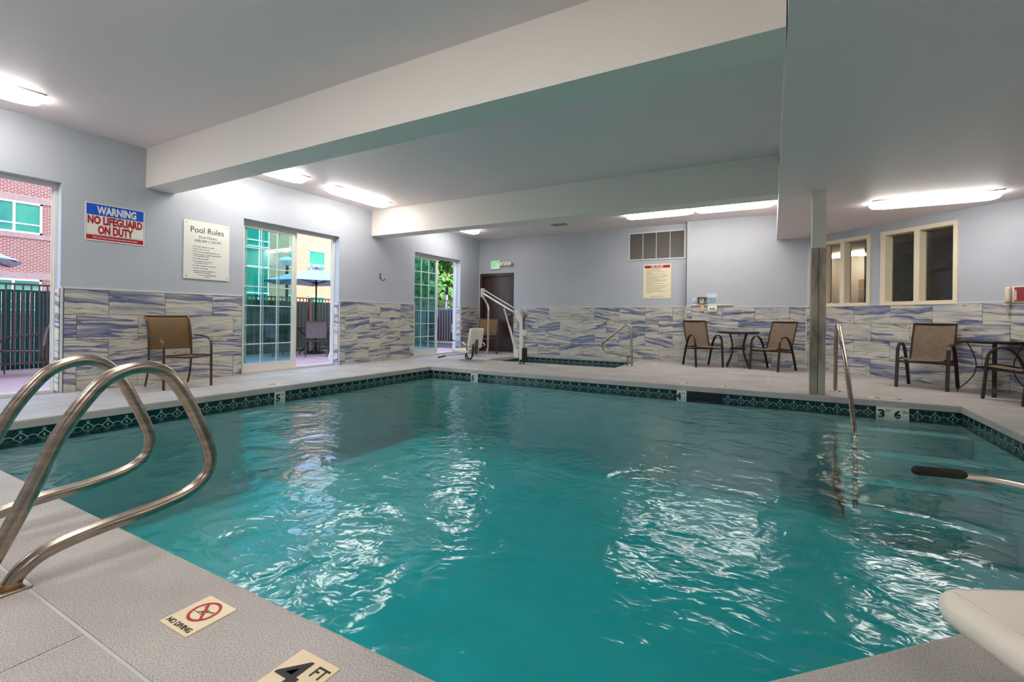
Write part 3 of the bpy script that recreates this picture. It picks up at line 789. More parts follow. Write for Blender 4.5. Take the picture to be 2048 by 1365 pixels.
sliding_door(3, *OPEN[2], [(.030, .118), (.085, .145)], 'middle sliding glass door with white muntin grid, open on its right half')
sliding_door(4, *OPEN[3], [(.030, .118), (.085, .145)], 'farthest sliding glass door with white muntin grid in front of trees')
t5 = sliding_door(5, *OPEN[0], [(.030, .118), (.83, .145)], 'sliding glass door out of view on the left')

# ------------------------------------------------------------------ brown door in back wall
t = thing('door_1', 'dark brown flush door with brown frame in the back left corner', 'door', (-7.13, YB, 0), 0, None, 'structure')
MB().box(-.04, .05, -.012, .14, 0, 2.16).box(.965, 1.03, -.012, .14, 0, 2.16).box(.05, .965, -.012, .14, 2.08, 2.16).build('frame', M_door, t)
MB().box(.052, .963, .055, .10, .012, 2.078).build('door_leaf', M_door, t)
MB().box(.052, .963, -.01, .055, .0, .014).build('threshold', mat('wood_threshold', (170, 130, 90), .6), t)
MB().cyl((.905, .055, 1.03), (.905, .01, 1.03), .022).tube(fillet([(.905, .012, 1.03), (.905, -.005, 1.03), (.80, -.005, 1.025)], .015), .009, 8).build('lever_handle', M_chrome, t)

# ------------------------------------------------------------------ windows in the angled wall
for n, (a, b_) in enumerate(WIN):
    t = thing('window_%d' % (n+1), ('left cream framed wired-glass window partly behind the column', 'right cream framed wired-glass window between column and telephone')[n], 'window',
              (XC+a*R2, YBb-a*R2, 0), -PI/4, None, 'structure')
    W_ = b_-a; f = MB()
    def fr(x0, x1, z0, z1, y0=-.022, y1=.0): f.box(x0, x1, y0, y1, z0, z1)
    e = .085; cm = .04
    fr(0, e, WZ0, WZ1); fr(W_-.055, W_, WZ0, WZ1); fr(e, W_-.055, WZ1-.065, WZ1); fr(e, W_-.055, WZ0, WZ0+.06)
    mid = .44*W_+.025 if n == 0 else .49*W_+.02
    fr(mid-cm, mid+cm, WZ0+.06, WZ1-.065)
    f.build('window_frame', M_cream, t)
    r = MB(); r.box(.05, e, 0, .16, WZ0+.05, WZ1-.05).box(W_-.06, W_-.05, 0, .16, WZ0+.05, WZ1-.05).box(e, W_-.055, 0, .16, WZ0+.05, WZ0+.06).box(e, W_-.055, 0, .16, WZ1-.065, WZ1-.05).box(mid-.03, mid+.03, 0, .16, WZ0+.06, WZ1-.065)
    r.build('window_reveal', M_cream, t)
    for x0, x1 in ((e, mid-.03), (mid+.03, W_-.06)):
        MB().box(x0, x1, .135, .141, WZ0+.06, WZ1-.065).build('glass_pane', M_glass_win, t)

# hallway behind the windows, local frame of the angled wall
hall = thing('hallway', 'dim hallway seen through the wired-glass windows', 'hallway', (XC, YBb, 0), -PI/4, None, 'structure')
MB().box(-2.6, 4.2, .2, 4.2, -.05, 0).build('hall_floor', M_hall, hall)
b = MB(); b.box(-2.6, 4.2, .2, 4.2, 2.7, 2.75); b.build('hall_ceiling', M_hall, hall)
MB().box(-2.6, -1.1, 4.0, 4.2, 0, 2.7).box(-2.7, -2.6, .3, 4.2, 0, 2.7).build('hall_wall', M_hall, hall)
MB().box(-1.15, 4.2, 3.0, 3.2, 0, 2.7).box(4.1, 4.2, .2, 3.0, 0, 2.7).box(-1.15, -1.05, 3.2, 4.2, 0, 2.7).build('brown_wall', M_brownwall, hall)
MB().box(-.25, .2, 2.0, 2.7, 0, 2.1).build('steel_cabinet', M_clad, hall)
MB().box(.0, .1, 2.9, 2.99, 0, 2.2).box(.1, .9, 2.9, 2.99, 2.0, 2.2).build('dark_door_frame', M_nearblack, hall)
MB().box(-2.0, -1.6, 3.93, 3.99, 0, 2.05).build('hall_door', mat('hall_door_wood', (150, 120, 84), .5), hall)
MB().box(-2.55, -1.25, 3.3, 3.5, 2.62, 2.70).build('emissive_strip', emis('hall_light', (255, 244, 226), 22.0), hall)
MB().box(1.3, 2.4, .9, 1.1, 2.66, 2.70).build('emissive_strip', emis('hall_fill', (255, 240, 220), 24.0), hall)  # added fill strip, brightens the hall behind the right window
hl = thing('table_lamp', 'small glowing lamp seen low through the left window', 'lamp', (XC+(-1.75)*R2+2.6*R2, YBb+1.75*R2+2.6*R2, 0))
MB().box(-.25, .25, -.2, .2, 0, 1.0).build('lamp_stand', M_hall, hl)
MB().lathe([(.05, 1.0), (.07, 1.03), (.02, 1.08), (.02, 1.2)], 12).build('lamp_base', M_bronze, hl)
MB().lathe([(.13, 1.18), (.09, 1.4)], 16).build('lamp_shade', emis('lamp_glow', (255, 190, 110), 5.0), hl)

# ------------------------------------------------------------------ chairs, type 1 (sling, flat bar)
def sling_chair(label, loc, rz, group):
    """front towards local -y"""
    t = thing('sling_chair', label, 'chair', loc, rz, group)
    for sx in (-1, 1):
        x = sx*.275
        p = [(x, -.305, 0), (x, -.275, .30), (x, -.262, .47), (x, -.235, .565), (x, -.16, .625), (x, -.06, .628), (x, .04, .565), (x, .11, .45), (x, .19, .25), (x, .275, 0)]
        MB().bar(catmull(p, 5), .042, .017, (1, 0, 0)).build('leg_loop', M_bronze, t)
        xr = sx*.24
        q = [(xr, -.275, .415), (xr, -.20, .425), (xr, -.03, .405), (xr, .10, .385), (xr, .165, .40), (xr, .205, .47), (xr, .265, .64), (xr, .335, .83), (xr, .365, .915)]
        MB().tube(catmull(q, 5), .0125, 8).build('side_rail', M_bronze, t)
        MB().box(min(xr, x), max(xr, x), .085, .12, .372, .392).build('bracket', M_bronze, t)
    q = catmull([(0, -.29, .412), (0, -.20, .425), (0, -.03, .400), (0, .10, .380), (0, .165, .396), (0, .205, .468), (0, .265, .64), (0, .335, .83), (0, .372, .925)], 5)
    b = MB(); v = []; nx = 6
    for i, p in enumerate(q):
        for k in range(nx+1):
            u = k/nx*2-1; sag = (1-u*u)*.016
            tq = (q[min(i+1, len(q)-1)]-q[max(i-1, 0)]).normalized(); nn = Vector((0, tq.z, -tq.y))
            v.append(Vector((u*.242, p.y, p.z))+nn*sag)
    f = [(i*(nx+1)+k, i*(nx+1)+k+1, (i+1)*(nx+1)+k+1, (i+1)*(nx+1)+k) for i in range(len(q)-1) for k in range(nx)]
    b.add(v, f, 0, True)
    b.add([p+Vector((0, .003, -.003)) for p in v], [x[::-1] for x in f], 0, True)
    b.build('sling', M_sling, t)
    MB().bar([(-.27, -.262, .372), (.27, -.262, .372)], .026, .014, (0, 0, 1)).build('front_crossbar', M_bronze, t)
    MB().bar([(-.27, .15, .345), (.27, .15, .345)], .026, .014, (0, 0, 1)).build('rear_crossbar', M_bronze, t)
    MB().tube([(-.24, .366, .915), (.24, .366, .915)], .0125, 8).build('top_rail', M_bronze, t)
    return t
def facing(fx, fy):   # rotation so that local -y points to (fx, fy)
    return math.atan2(fy, fx)+PI/2
GC = 'brown sling chairs at the bistro tables'
c0 = sling_chair('brown sling chair left of the smaller bistro table', (-1.245, 10.245, 0), facing(.55, -.83), GC)
copy_thing(c0, (0.02, 10.20, 0), facing(-.52, -.85), 'brown sling chair between the smaller bistro table and the column')
copy_thing(c0, (1.95, 8.78, 0), facing(-.42, -.90), 'brown sling chair left of the larger table at the right')
copy_thing(c0, (2.66, 7.74, 0), facing(-.94, -.34), 'brown sling chair cut off by the right picture edge')

# ------------------------------------------------------------------ chairs, type 2 (round tube, separate back)
def patio_chair(label, loc, rz, group, sl, fr_, scale=1.0):
    t = thing('patio_chair', label, 'chair', loc, rz, group); t.scale = (scale,)*3
    for sx in (-1, 1):
        x = sx*.27
        p = [(x, -.27, 0), (x, -.265, .25), (x, -.262, .50), (x*1.01, -.235, .585), (x*1.02, -.15, .632), (x*1.02, .0, .648), (x*1.0, .17, .652)]
        MB().sweep(catmull(p, 5), [(.016*math.cos(a), .011*math.sin(a)) for a in [2*PI*i/8 for i in range(8)]], (1, 0, 0)).build('front_leg_arm', fr_, t)
        xb = sx*.245
        q = [(xb, .30, 0), (xb, .235, .16), (xb, .205, .34), (xb, .205, .48), (xb, .225, .68), (xb, .27, .83), (xb, .32, .905)]
        MB().tube(catmull(q, 5), .0125, 8).build('rear_leg', fr_, t)
        MB().tube([(x, -.262, .405), (xb, .205, .385)], .011, 8).build('side_rail', fr_, t)
    MB().tube(catmull([(-.262, -.268, .408), (-.13, -.29, .395), (0, -.297, .388), (.13, -.29, .395), (.262, -.268, .408)], 4), .012, 8).build('seat_front_rail', fr_, t)
    MB().tube([(-.24, .205, .385), (.24, .205, .385)], .011, 8).build('seat_rear_rail', fr_, t)
    b = MB(); n = 8
    v = []; rows = [(-.285, .398), (-.1, .392), (.08, .385), (.205, .388)]
    for y, z in rows:
        for k in range(n+1):
            u = k/n*2-1; v.append((u*(.25), y-(.012*(1-u*u) if y < -.2 else 0), z-.014*(1-u*u)))
    f = [(i*(n+1)+k, i*(n+1)+k+1, (i+1)*(n+1)+k+1, (i+1)*(n+1)+k) for i in range(3) for k in range(n)]
    b.add(v, f, 0, True); b.add([(x_, y_, z_-.004) for x_, y_, z_ in v], [g[::-1] for g in f], 0, True); b.build('seat_sling', sl, t)
    q = catmull([(0, .207, .47), (0, .222, .62), (0, .25, .76), (0, .29, .86), (0, .335, .915)], 4); b = MB(); v = []
    for p in q:
        for k in range(n+1):
            u = k/n*2-1; v.append((u*.243, p.y+.012*(1-u*u), p.z-(.012*(1-u*u) if p.z > .88 else 0)))
    f = [(i*(n+1)+k, i*(n+1)+k+1, (i+1)*(n+1)+k+1, (i+1)*(n+1)+k) for i in range(len(q)-1) for k in range(n)]
    b.add(v, f, 0, True); b.add([(x_, y_+.004, z_) for x_, y_, z_ in v], [g[::-1] for g in f], 0, True); b.build('back_sling', sl, t)
    MB().tube(catmull([(-.243, .322, .905), (0, .340, .898), (.243, .322, .905)], 4), .012, 8).build('top_rail', fr_, t)
    return t
patio_chair('tan mesh armchair against the tiled left wall below the signs', (-6.70, 3.20, 0), facing(1, -.04), 'tube-frame armchairs inside the pool room', M_sling2, M_bronze2, 1.0)
patio_chair('tan mesh armchair beside the brown door behind the pool lift', (-6.52, 10.42, 0), facing(.42, -.9), 'tube-frame armchairs inside the pool room', M_sling2, M_bronze2, 1.0)

# ------------------------------------------------------------------ bistro tables
def round_table(label, loc, rz, R_, zt, leg_pts, flat, zbrace, rb, group=None):
    t = thing('bistro_table', label, 'table', loc, rz, group)
    MB().lathe([(R_-.012, zt-.038), (R_, zt-.032), (R_, zt-.006), (R_-.006, zt), (R_-.02, zt), (R_-.02, zt-.006), (R_-.03, zt-.012)], 40).build('rim', M_bronze, t)
    MB().lathe([(R_-.021, zt-.0055), (R_-.021, zt-.0005)], 40).build('glass_top', M_glass_top, t)
    for k in range(4):
        a = PI/4+k*PI/2; c, s = math.cos(a), math.sin(a)
        path = catmull([(r_*c, r_*s, z) for r_, z in leg_pts], 6)
        b = MB()
        if flat: b.bar(path, .045, .013, (-s, c, 0))
        else: b.tube(path, .014, 8)
        b.build('leg', M_bronze, t)
    b = MB()
    if flat:
        for a in (PI/4, 3*PI/4):
            c, s = math.cos(a)*rb, math.sin(a)*rb; b.bar([(-c, -s, zbrace), (c, s, zbrace)], .03, .014, (0, 0, 1))
    else:
        b.lathe([(rb, zbrace-.018), (rb+.012, zbrace-.018), (rb+.012, zbrace+.018), (rb, zbrace+.018)], 20)
        b.bar([(-rb, 0, zbrace), (rb, 0, zbrace)], .02, .01, (0, 0, 1)); b.bar([(0, -rb, zbrace), (0, rb, zbrace)], .02, .01, (0, 0, 1))
    b.build('brace', M_bronze, t)
    return t
round_table('small round glass-top bistro table between two sling chairs', (-.60, 10.44, 0), .1, .385, .715,
            [(.26, .70), (.21, .66), (.155, .50), (.14, .36), (.17, .22), (.24, .09), (.285, 0)], False, .375, .135)
round_table('larger round glass-top table at the right edge before the angled wall', (2.54, 8.41, 0), .494, .365, .71,
            [(.27, .69), (.225, .60), (.178, .45), (.172, .34), (.195, .24), (.27, .12), (.335, .05), (.35, 0)], True, .35, .17)

# ------------------------------------------------------------------ pool ladder rails, near
RT = .0255
front = [(0, .462, .0), (0, .537, .148), (0, .608, .308), (0, .684, .49), (0, .767, .622), (0, .835, .686), (0, .933, .712), (0, 1.014, .682), (0, 1.082, .589), (0, 1.143, .459),
         (0, 1.190, .335), (0, 1.200, .262), (0, 1.178, .200), (0, 1.106, .150), (0, .965, .124), (0, .801, .113), (0, .661, .091), (0, .591, .052), (0, .556, .0)]
def grab_rail(x, dy, dz, label):
    t = thing('ladder_rail', label, 'handrail', (x, 0, 0), 0, 'looped steel rails of the near pool ladder')
    pts = [(0, y+dy*(min(1, z/.15)), z*(1+dz) if z > 0 else 0) for _, y, z in front]
    MB().tube(catmull(pts, 6), RT, 16).build('tube', M_steel, t)
    for y in (.462, .560):
        pass
    MB().bbox(-.06, .055, .43, .605, 0.0, .007, r=.004).build('base_plate', M_steel, t)
    for y in (.462, .558): MB().lathe([(.034, .007), (.034, .012), (.028, .02)], 16, c=(0, y)).build('weld_collar', mat('rusty_steel', (150, 118, 80), .5, metal=.7, var=.2, vscale=40), t)
    return t
grab_rail(-2.226, 0, 0, 'nearer looped steel ladder rail, larger in front')
grab_rail(-2.80, .01, -.005, 'farther looped steel ladder rail behind the nearer one')
# treads below water between the rails
lad = thing('pool_ladder', 'ladder treads under water below the looped rails', 'ladder', (0, 0, 0))
for k in range(3): MB().bbox(-2.80, -2.226, PN+.02, PN+.12, -.45-.27*k, -.42-.27*k, r=.01).build('tread', M_greyw, lad)

# ------------------------------------------------------------------ stair rail at the steps
t = thing('stair_rail', 'single bent steel handrail at the pool steps right of the column', 'handrail')
MB().tube(fillet([(.741, 7.56, 0), (.741, 7.545, .76), (.741, 7.30, .93), (.741, 6.40, .345), (.741, 5.84, -.22), (.741, 5.76, -.93)], [.1, .10, .13, .3, .10, .1], 8), .0235, 14).build('tube', M_steel, t)
MB().lathe([(.062, 0), (.062, .010), (.03, .018)], 20, c=(.741, 7.56)).build('escutcheon', M_steel, t)

# ------------------------------------------------------------------ spa handrail
t = thing('spa_rail', 'triangular polished steel handrail at the right side of the spa', 'handrail', (0, 0, 0))
MB().tube(fillet([(-2.385, 9.13, 0), (-2.42, 9.16, .70), (-2.49, 9.20, .865), (-3.06, 9.30, .42), (-2.98, 9.30, .265), (-2.47, 9.24, .205), (-2.43, 9.16, .20)], [.1, .12, .08, .09, .07, .03, .1], 8), .022, 12).build('tube', M_steel, t)
MB().tube([(-2.50, 9.25, 0), (-2.50, 9.25, .21)], .022, 12).build('short_post', M_steel, t)
for c in ((-2.385, 9.13), (-2.50, 9.25)): MB().lathe([(.05, 0), (.05, .008), (.025, .014)], 16, c=c).build('escutcheon', M_chrome, t)

# ------------------------------------------------------------------ pool lifts
def pool_lift(label, loc, rz, zs=0.0, z_grip=0.0, turn=0.0):
    """mast at the origin, arm and seat towards local -x; seat centre about x=-1.33; zs lifts the seat"""
    t = thing('pool_lift', label, 'pool lift', loc, rz, 'pool lifts')
    MB().box(-.035, .035, -.035, .035, .02, .99).box(-.05, .05, -.05, .05, 0, .03).build('mast', M_greyw, t)
    MB().lathe([(.06, 0), (.06, .02), (.045, .03), (.045, .09)], 16).build('base', M_black, t)
    MB().bbox(.036, .105, -.06, .06, .04, .325, r=.012).build('battery', M_black, t)
    MB().bbox(.036, .10, -.045, .045, .58, .70, r=.01).build('control_box', M_greyw, t)
    MB().tube(catmull([(.06, 0, .58), (.075, .01, .46), (.06, .0, .40), (.065, 0, .325)], 5), .006, 6).build('cable', M_black, t)
    MB().box(.036, .065, -.02, .02, .70, .93).bbox(.03, .10, -.03, .03, .93, 1.0, r=.01).build('actuator_guide', M_inkg, t)
    MB().lathe([(.02, 1.0), (.02, 1.02), (.01, 1.03)], 12, c=(.06, 0)).build('stop_button', M_redp, t)
    zt = 1.47+zs*.9
    # pivot head: two cheek plates
    b = MB()
    for y in (-.045, .045): b.prism([(-.15, 1.10), (-.06, 1.12), (.035, .93), (.035, .84), (-.035, .84), (-.135, .99)], y-.004, y+.004, M=Matrix(((1, 0, 0, 0), (0, 0, 1, 0), (0, 1, 0, 0), (0, 0, 0, 1))))
    b.build('pivot_plate', M_greyw, t)
    MB().tube([(-.115, 0, 1.02), (-.94, 0, zt-.02)], .026, 12).build('lower_arm', M_chrome, t)
    MB().tube([(-.10, 0, 1.095), (-.93, 0, zt+.06)], .015, 10).build('upper_arm', M_chrome, t)
    MB().bbox(-.985, -.92, -.04, .04, zt-.10, zt+.09, r=.015).build('elbow_bracket', M_greyw, t)
    MB().tube(fillet([(-.945, 0, zt-.09), (-.80, 0, zt-.28), (-.805, 0, .25+zs), (-.90, 0, .12+zs), (-1.2, 0, .12+zs)], [.1, .12, .12, .1, .1], 8), .022, 12).build('hanger_tube', M_chrome, t)
    MB().tube([(-.42, 0, 1.13+zs*.35), (-.29, 0, .74+zs*.2)], .016, 10).build('ram_rod', M_greyw, t)
    MB().tube([(-.29, 0, .76+zs*.2), (-.13, 0, .25)], .024, 10).bbox(-.17, -.05, -.035, .035, .12, .28, r=.02).build('ram_body', M_greyw, t)
    # seat
    def rounded_pad(x0, x1, y0, y1, z0, z1, r, nm, M=None):
        b = MB(); R_ = .075; v = []; f = []; n = 8; e = (z1-z0)*.5
        def ring(ins, z):
            o_ = []
            for cx_, cy_, a0 in ((x1-R_, y1-R_, 0), (x0+R_, y1-R_, PI/2), (x0+R_, y0+R_, PI), (x1-R_, y0+R_, 1.5*PI)):
                for k in range(n+1): o_.append((cx_+(R_-ins)*math.cos(a0+k*PI/2/n), cy_+(R_-ins)*math.sin(a0+k*PI/2/n), z))
            return o_
        for k in range(9):
            a_ = -PI/2+k*PI/8; v += ring(e*(1-math.cos(a_)), (z0+z1)/2+e*math.sin(a_))
        m_ = 4*(n+1)
        for j in range(8):
            for i in range(m_): f.append((j*m_+i, j*m_+(i+1) % m_, (j+1)*m_+(i+1) % m_, (j+1)*m_+i))
        b.add(v, f, 0, True, M); b.add(v[:m_], [tuple(range(m_))[::-1]], 0, False, M); b.add(v[-m_:], [tuple(range(m_))], 0, False, M)
        return b.build(nm, M_seat, t)
    s_ = rounded_pad(-1.64, -1.18, -.22, .22, .165+zs, .25+zs, .04, 'seat_pad')
    MB().bbox(-1.60, -1.15, -.17, .17, .2505+zs, .253+zs, r=.0012).build('seat_recess', M_seat, s_)
    Mb = Matrix.Translation((-1.16, 0, .27+zs)) @ Matrix.Rotation(math.radians(10), 4, 'Y')
    MB().bbox(-.03, .03, -.22, .22, 0, .44, r=.028, n=5, M=Mb).build('backrest', M_seat, t)
    Mc = Mb @ Matrix.Translation((-.031, 0, 0))
    b = MB()
    for k in range(5): b.box(-.002, .001, -.15+.06*k, -.12+.06*k, .06, .38, M=Mc)
    b.build('backrest_ribs', M_seat, t)
    MB().box(-1.13, -1.07, -.03, .03, .15+zs, .46+zs).build('back_bracket', M_inkg, t)
    for sy in (-1, 1):
        y = sy*.305
        MB().tube(fillet([(-1.10, sy*.19, .31+zs), (-1.10, y, .33+zs), (-1.20, y, .40+zs+z_grip*.8), (-1.40, y, .425+zs+z_grip), (-1.56, y, .438+zs+z_grip)], .05, 5), .0092, 10).build('armrest_tube', M_chrome, t)
        g = MB(); pr = [(.001, 0), (.008, .002), (.0118, .007), (.0130, .014), (.0130, .128), (.0115, .138), (.0095, .142)]
        Mg = Matrix.Translation((-1.60, y, .4435+zs+z_grip)) @ Matrix.Rotation(PI/2+.07, 4, 'Y')
        g.lathe(pr, 16, M=Mg); g.build('grip', M_black, t)
    # footrest with black grips
    MB().tube(fillet([(-1.15, -.10, .165+zs), (-1.62, -.17, .11+zs*.9), (-1.80, -.20, .085+zs*.9), (-1.92, -.22, .05+zs*.9)], .06, 5), .012, 8).build('footrest_tube', M_chrome, t)
    MB().tube([(-1.82, -.204, .08+zs*.9), (-2.02, -.235, .035+zs*.9)], .017, 10).build('footrest_grip', M_black, t)
    b = MB()
    b.bar(catmull([(-1.12, -.10, .42+zs), (-1.20, -.17, .30+zs), (-1.22, -.18, .16+zs), (-1.17, -.15, .05+zs), (-1.12, -.12, .10+zs), (-1.10, -.10, .34+zs)], 5), .03, .004, (1, .3, 0))
    b.bar(catmull([(-1.10, -.10, .36+zs), (-1.06, -.14, .2+zs), (-1.10, -.16, .06+zs), (-1.24, -.14, .045+zs), (-1.32, -.10, .10+zs), (-1.33, -.06, .185+zs)], 5), .03, .004, (1, .3, 0))
    b.build('seat_belt', M_black, t)
    if turn:      # the hanging seat swivelled on its bracket
        q = Vector((-1.10, 0, 0)); Rm = Matrix.Rotation(turn, 3, 'Z')
        for o in t.children:
            if o.name.split('.')[0] in ('seat_pad', 'backrest', 'backrest_ribs', 'back_bracket', 'armrest_tube', 'grip', 'footrest_tube', 'footrest_grip', 'seat_belt'):
                o.location = q-Rm @ q; o.rotation_euler = (0, 0, turn)
    return t
pool_lift('white pool lift with hanging seat on the far deck by the spa corner', (-4.465, 8.45, 0), 0.0, 0.0, 0.0, -0.14)
# the near lift: seat front-left corner at (.26,1.175), arm pointing 45 degrees away
cx, cy, a = 0.350, 1.600, 0.47                          # world position of the local corner (-1.64, +.22)
ox = cx-(-1.64*math.cos(a)-.22*math.sin(a)); oy = cy-(-1.64*math.sin(a)+.22*math.cos(a))
pool_lift('cream seat and black armrest grip of the near pool lift at lower right', (ox, oy, 0), a, 0.0, 0.07)

# ------------------------------------------------------------------ signs and wall fittings (left wall frame)
def on_left(name, label, cat, y, z, off=.0):
    return thing(name, label, cat, (XL+off, y, z), PI/2)
# local x = +Y, -y towards room
t = on_left('warning_sign', 'blue white and red no lifeguard warning sign high on the left wall', 'sign', 2.722, 2.043)
MB().box(-.305, .305, -.006, -.002, -.228, .228).build('board', M_signw, t)
MB().box(-.292, .292, -.0068, -.006, .083, .218).build('blue_field', M_bluep, t)
MB().box(-.292, .292, -.0068, -.006, -.214, -.160).build('red_strip', M_redp, t)
b = MB()
for x0, x1, z0, z1 in ((-.294, .294, -.152, -.149), (-.294, -.291, -.152, .083), (.291, .294, -.152, .083)): b.box(x0, x1, -.0066, -.006, z0, z1)
b.build('border_line', M_inkg, t)
rx = (PI/2, 0, 0)
text_fit('WARNING', .405, .100, M_signw, t, (0.01, -.0074, .148), rx, bold=.0040)
text_fit('NO LIFEGUARD', .560, .103, M_redp, t, (0.0, -.0074, .024), rx, bold=.0044)
text_fit('ON DUTY', .360, .106, M_redp, t, (0.0, -.0074, -.092), rx, bold=.0044)
text_obj('Children under the age of 14 should not use pool without an adult in attendance', .0215, M_signw, t, (0, -.0074, -.188), rx, bold=.0006, sx=.66)
t = on_left('rules_sign', 'white pool rules sign with black text right of the warning sign', 'sign', 3.808, 1.852)
MB().box(-.315, .315, -.012, -.002, -.414, .414).build('board', M_signw, t)
for x in (-.28, .28):
    for z in (-.38, .38): MB().cyl((x, -.012, z), (x, -.015, z), .007, 10).build('screw', M_inkg, t)
Y = -.0126
text_obj('Pool Rules', .118, M_ink, t, (0, Y, .285), rx, sx=.92)
text_obj('Pool Hours:', .052, M_ink, t, (.01, Y, .190), rx)
text_obj('6:00 AM-11:00 PM', .052, M_ink, t, (.01, Y, .135), rx, sx=.93)
lines = [('Warning no lifeguard on duty', 1), ('Swim at your own risk', 1), ('Pool for use by registered guests only', 1), ('Children under 12 must be accompanied', 1), ('by a responsible adult', 0), ('No diving or jumping', 1),
         ('No running or horseplay in', 1), ('or around pool area', 0), ('No glass containers in pool area', 1), ('No pets in pool area', 1), ('Report any unsafe conditions to', 1), ('management immediately', 0)]
z = .088
for s_, dot in lines:
    z -= .037 if dot else .025
    text_obj(s_, .0235, M_ink, t, (-.185, Y, z), rx, align='LEFT')
    if dot: MB().box(-.206, -.198, Y-.0004, Y, z-.002, z+.006).build('bullet', M_ink, t)
text_obj('In Case of an Emergency', .0235, M_ink, t, (.01, Y, -.352), rx); text_obj('Call 911', .0235, M_ink, t, (.01, Y, -.378), rx)
t = on_left('wall_hook', 'small dark coat hook on the left wall between two sliding doors', 'hook', 7.27, 1.75)
MB().tube(catmull([(-.01, -.01, .085), (-.01, -.012, .0), (.005, -.05, -.055), (.03, -.08, -.055), (.045, -.09, -.01)], 5), .0075, 8).box(-.02, .0, -.008, 0, -.03, .09).build('hook', M_bronze, t)

# back wall fittings: local x = +X, -y towards room
t = thing('exit_sign', 'green EXIT sign with twin emergency lamps above the brown door', 'sign', (-6.66, YB, 2.385), 0)
MB().bbox(-.16, .155, -.05, -.002, -.12, .12, r=.008).build('housing', M_whitebox, t)
MB().box(-.115, .115, -.0515, -.05, -.10, .10).build('sign_face', emis('exit_face', (180, 240, 200), .45), t)
text_obj('EXIT', .20, emis('exit_green', (10, 170, 92), .8), t, (0, -.0522, 0), rx, bold=.004, sx=.50)
e = thing('emergency_light', 'cream emergency light with two round heads right of the EXIT sign', 'light', (-6.36, YB, 2.40), 0)
MB().bbox(-.09, .13, -.06, -.002, -.055, .06, r=.01).build('housing', M_whitebox, e)
for x in (-.085, .175):
    MB().lathe([(.02, 0), (.05, .02), (.055, .06), (.045, .07)], 16, M=Matrix.Translation((x, -.03, -.0)) @ Matrix.Rotation(PI/2, 4, 'X')).build('lamp_head', M_signw, e)
t = thing('air_grille', 'large grey louvred air grille high on the back wall', 'vent', (-2.355, YB, 2.645), 0)
b = MB()
b.box(-.645, .645, -.02, 0, .30, .328).box(-.645, .645, -.02, 0, -.328, -.30).box(-.645, -.61, -.02, 0, -.30, .30).box(.61, .645, -.02, 0, -.30, .30)
b.build('frame', M_trim, t)
MB().box(-.61, .61, -.002, 0, -.30, .30).build('backing', M_nearblack, t)
b = MB()
for k in range(30):
    z = -.29+.02*k; b.add([(-.61, -.004, z+.010), (.61, -.004, z+.010), (.61, -.016, z-.002), (-.61, -.016, z-.002), (-.61, -.0055, z+.0105), (.61, -.0055, z+.0105), (.61, -.0175, z-.0015), (-.61, -.0175, z-.0015)], [(0, 1, 2, 3), (7, 6, 5, 4), (3, 2, 6, 7), (4, 5, 1, 0)])
o = b.build('louvre_slats', M_grille, t); o['kind'] = 'stuff'
for x in (-.305, 0, .305): MB().box(x-.006, x+.006, -.019, -.003, -.30, .30).build('divider', M_trim, t)
t = thing('spa_rules_sign', 'cream spa rules sign with red header below the air grille', 'sign', (-2.332, YB, 1.822), 0)
MB().box(-.31, .31, -.006, -.002, -.392, .392).build('board', M_signc, t)
MB().box(-.285, .285, -.0068, -.006, .302, .365).build('red_header', M_redp, t)
text_obj('SPA RULES', .058, M_signw, t, (0, -.0074, .332), rx, bold=.0018)
b = MB(); z = .27; random.seed(3)
for k in range(17):
    L_ = random.uniform(.25, .5); b.box(-.25, -.25+L_, -.0064, -.006, z, z+.006)
    if random.random() < .4: z -= .018; b.box(-.25, -.25+random.uniform(.1, .4), -.0064, -.006, z, z+.006)
    z -= .0275
b.box(-.14, .14, -.0064, -.006, -.352, -.344)
o = b.build('text_lines', M_inkg, t); o['kind'] = 'stuff'
t = thing('ceiling_vent', 'small grey ceiling vent beyond the far beam', 'vent', (-4.30, 9.93, H1), 0)
MB().bbox(-.2, .2, -.12, .12, -.012, -.0005, r=.004).build('frame', M_trim, t)
b = MB()
for k in range(7): b.box(-.17, .17, -.095+.03*k, -.085+.03*k, -.018, -.012)
b.build('louvres', M_grille, t)

# switch boxes on the boxed-out wall
t = thing('switch_box', 'clear covered switch box on the conduit above the bistro chair', 'switch', (-1.335, YBb, 1.358), 0)
MB().bbox(-.095, .095, -.055, -.001, -.07, .07, r=.01).build('clear_cover', glass_mat('clear_plastic', (.85, .85, .84, 1)), t)
MB().box(-.05, .03, -.03, -.001, -.06, .045).build('switch_plate', M_whitebox, t)
b = MB(); 
for x0, x1, z0, z1 in ((-.1, .1, .07, .078), (-.1, .1, -.078, -.07), (-.1, -.092, -.07, .07), (.092, .1, -.07, .07)): b.box(x0, x1, -.05, -.001, z0, z1)
b.build('cover_rim', M_grille, t)
MB().box(-.02, .0, -.036, -.03, .0, .03).build('toggle', M_ink, t)
t = thing('label_plate', 'pale blue small sign left of the clear switch box', 'sign', (-1.482, YBb, 1.365), 0)
MB().bbox(-.055, .05, -.005, -.001, -.055, .055, r=.002).build('plate', mat('pale_blue_sign', (190, 214, 226), .4), t)
b = MB(); b.box(-.01, .045, -.0056, -.005, -.018, -.012).box(-.02, .045, -.0056, -.005, -.036, -.030); b.build('text_lines', M_inkg, t)
t = thing('shutoff_sign', 'pale blue emergency shut off switch sign right of the switch box', 'sign', (-1.140, YBb, 1.405), 0)
MB().bbox(-.1, .1, -.005, -.001, -.1, .1, r=.002).build('plate', bpy.data.materials['pale_blue_sign'], t)
Mi = mat('blue_ink', (40, 70, 130), .5)
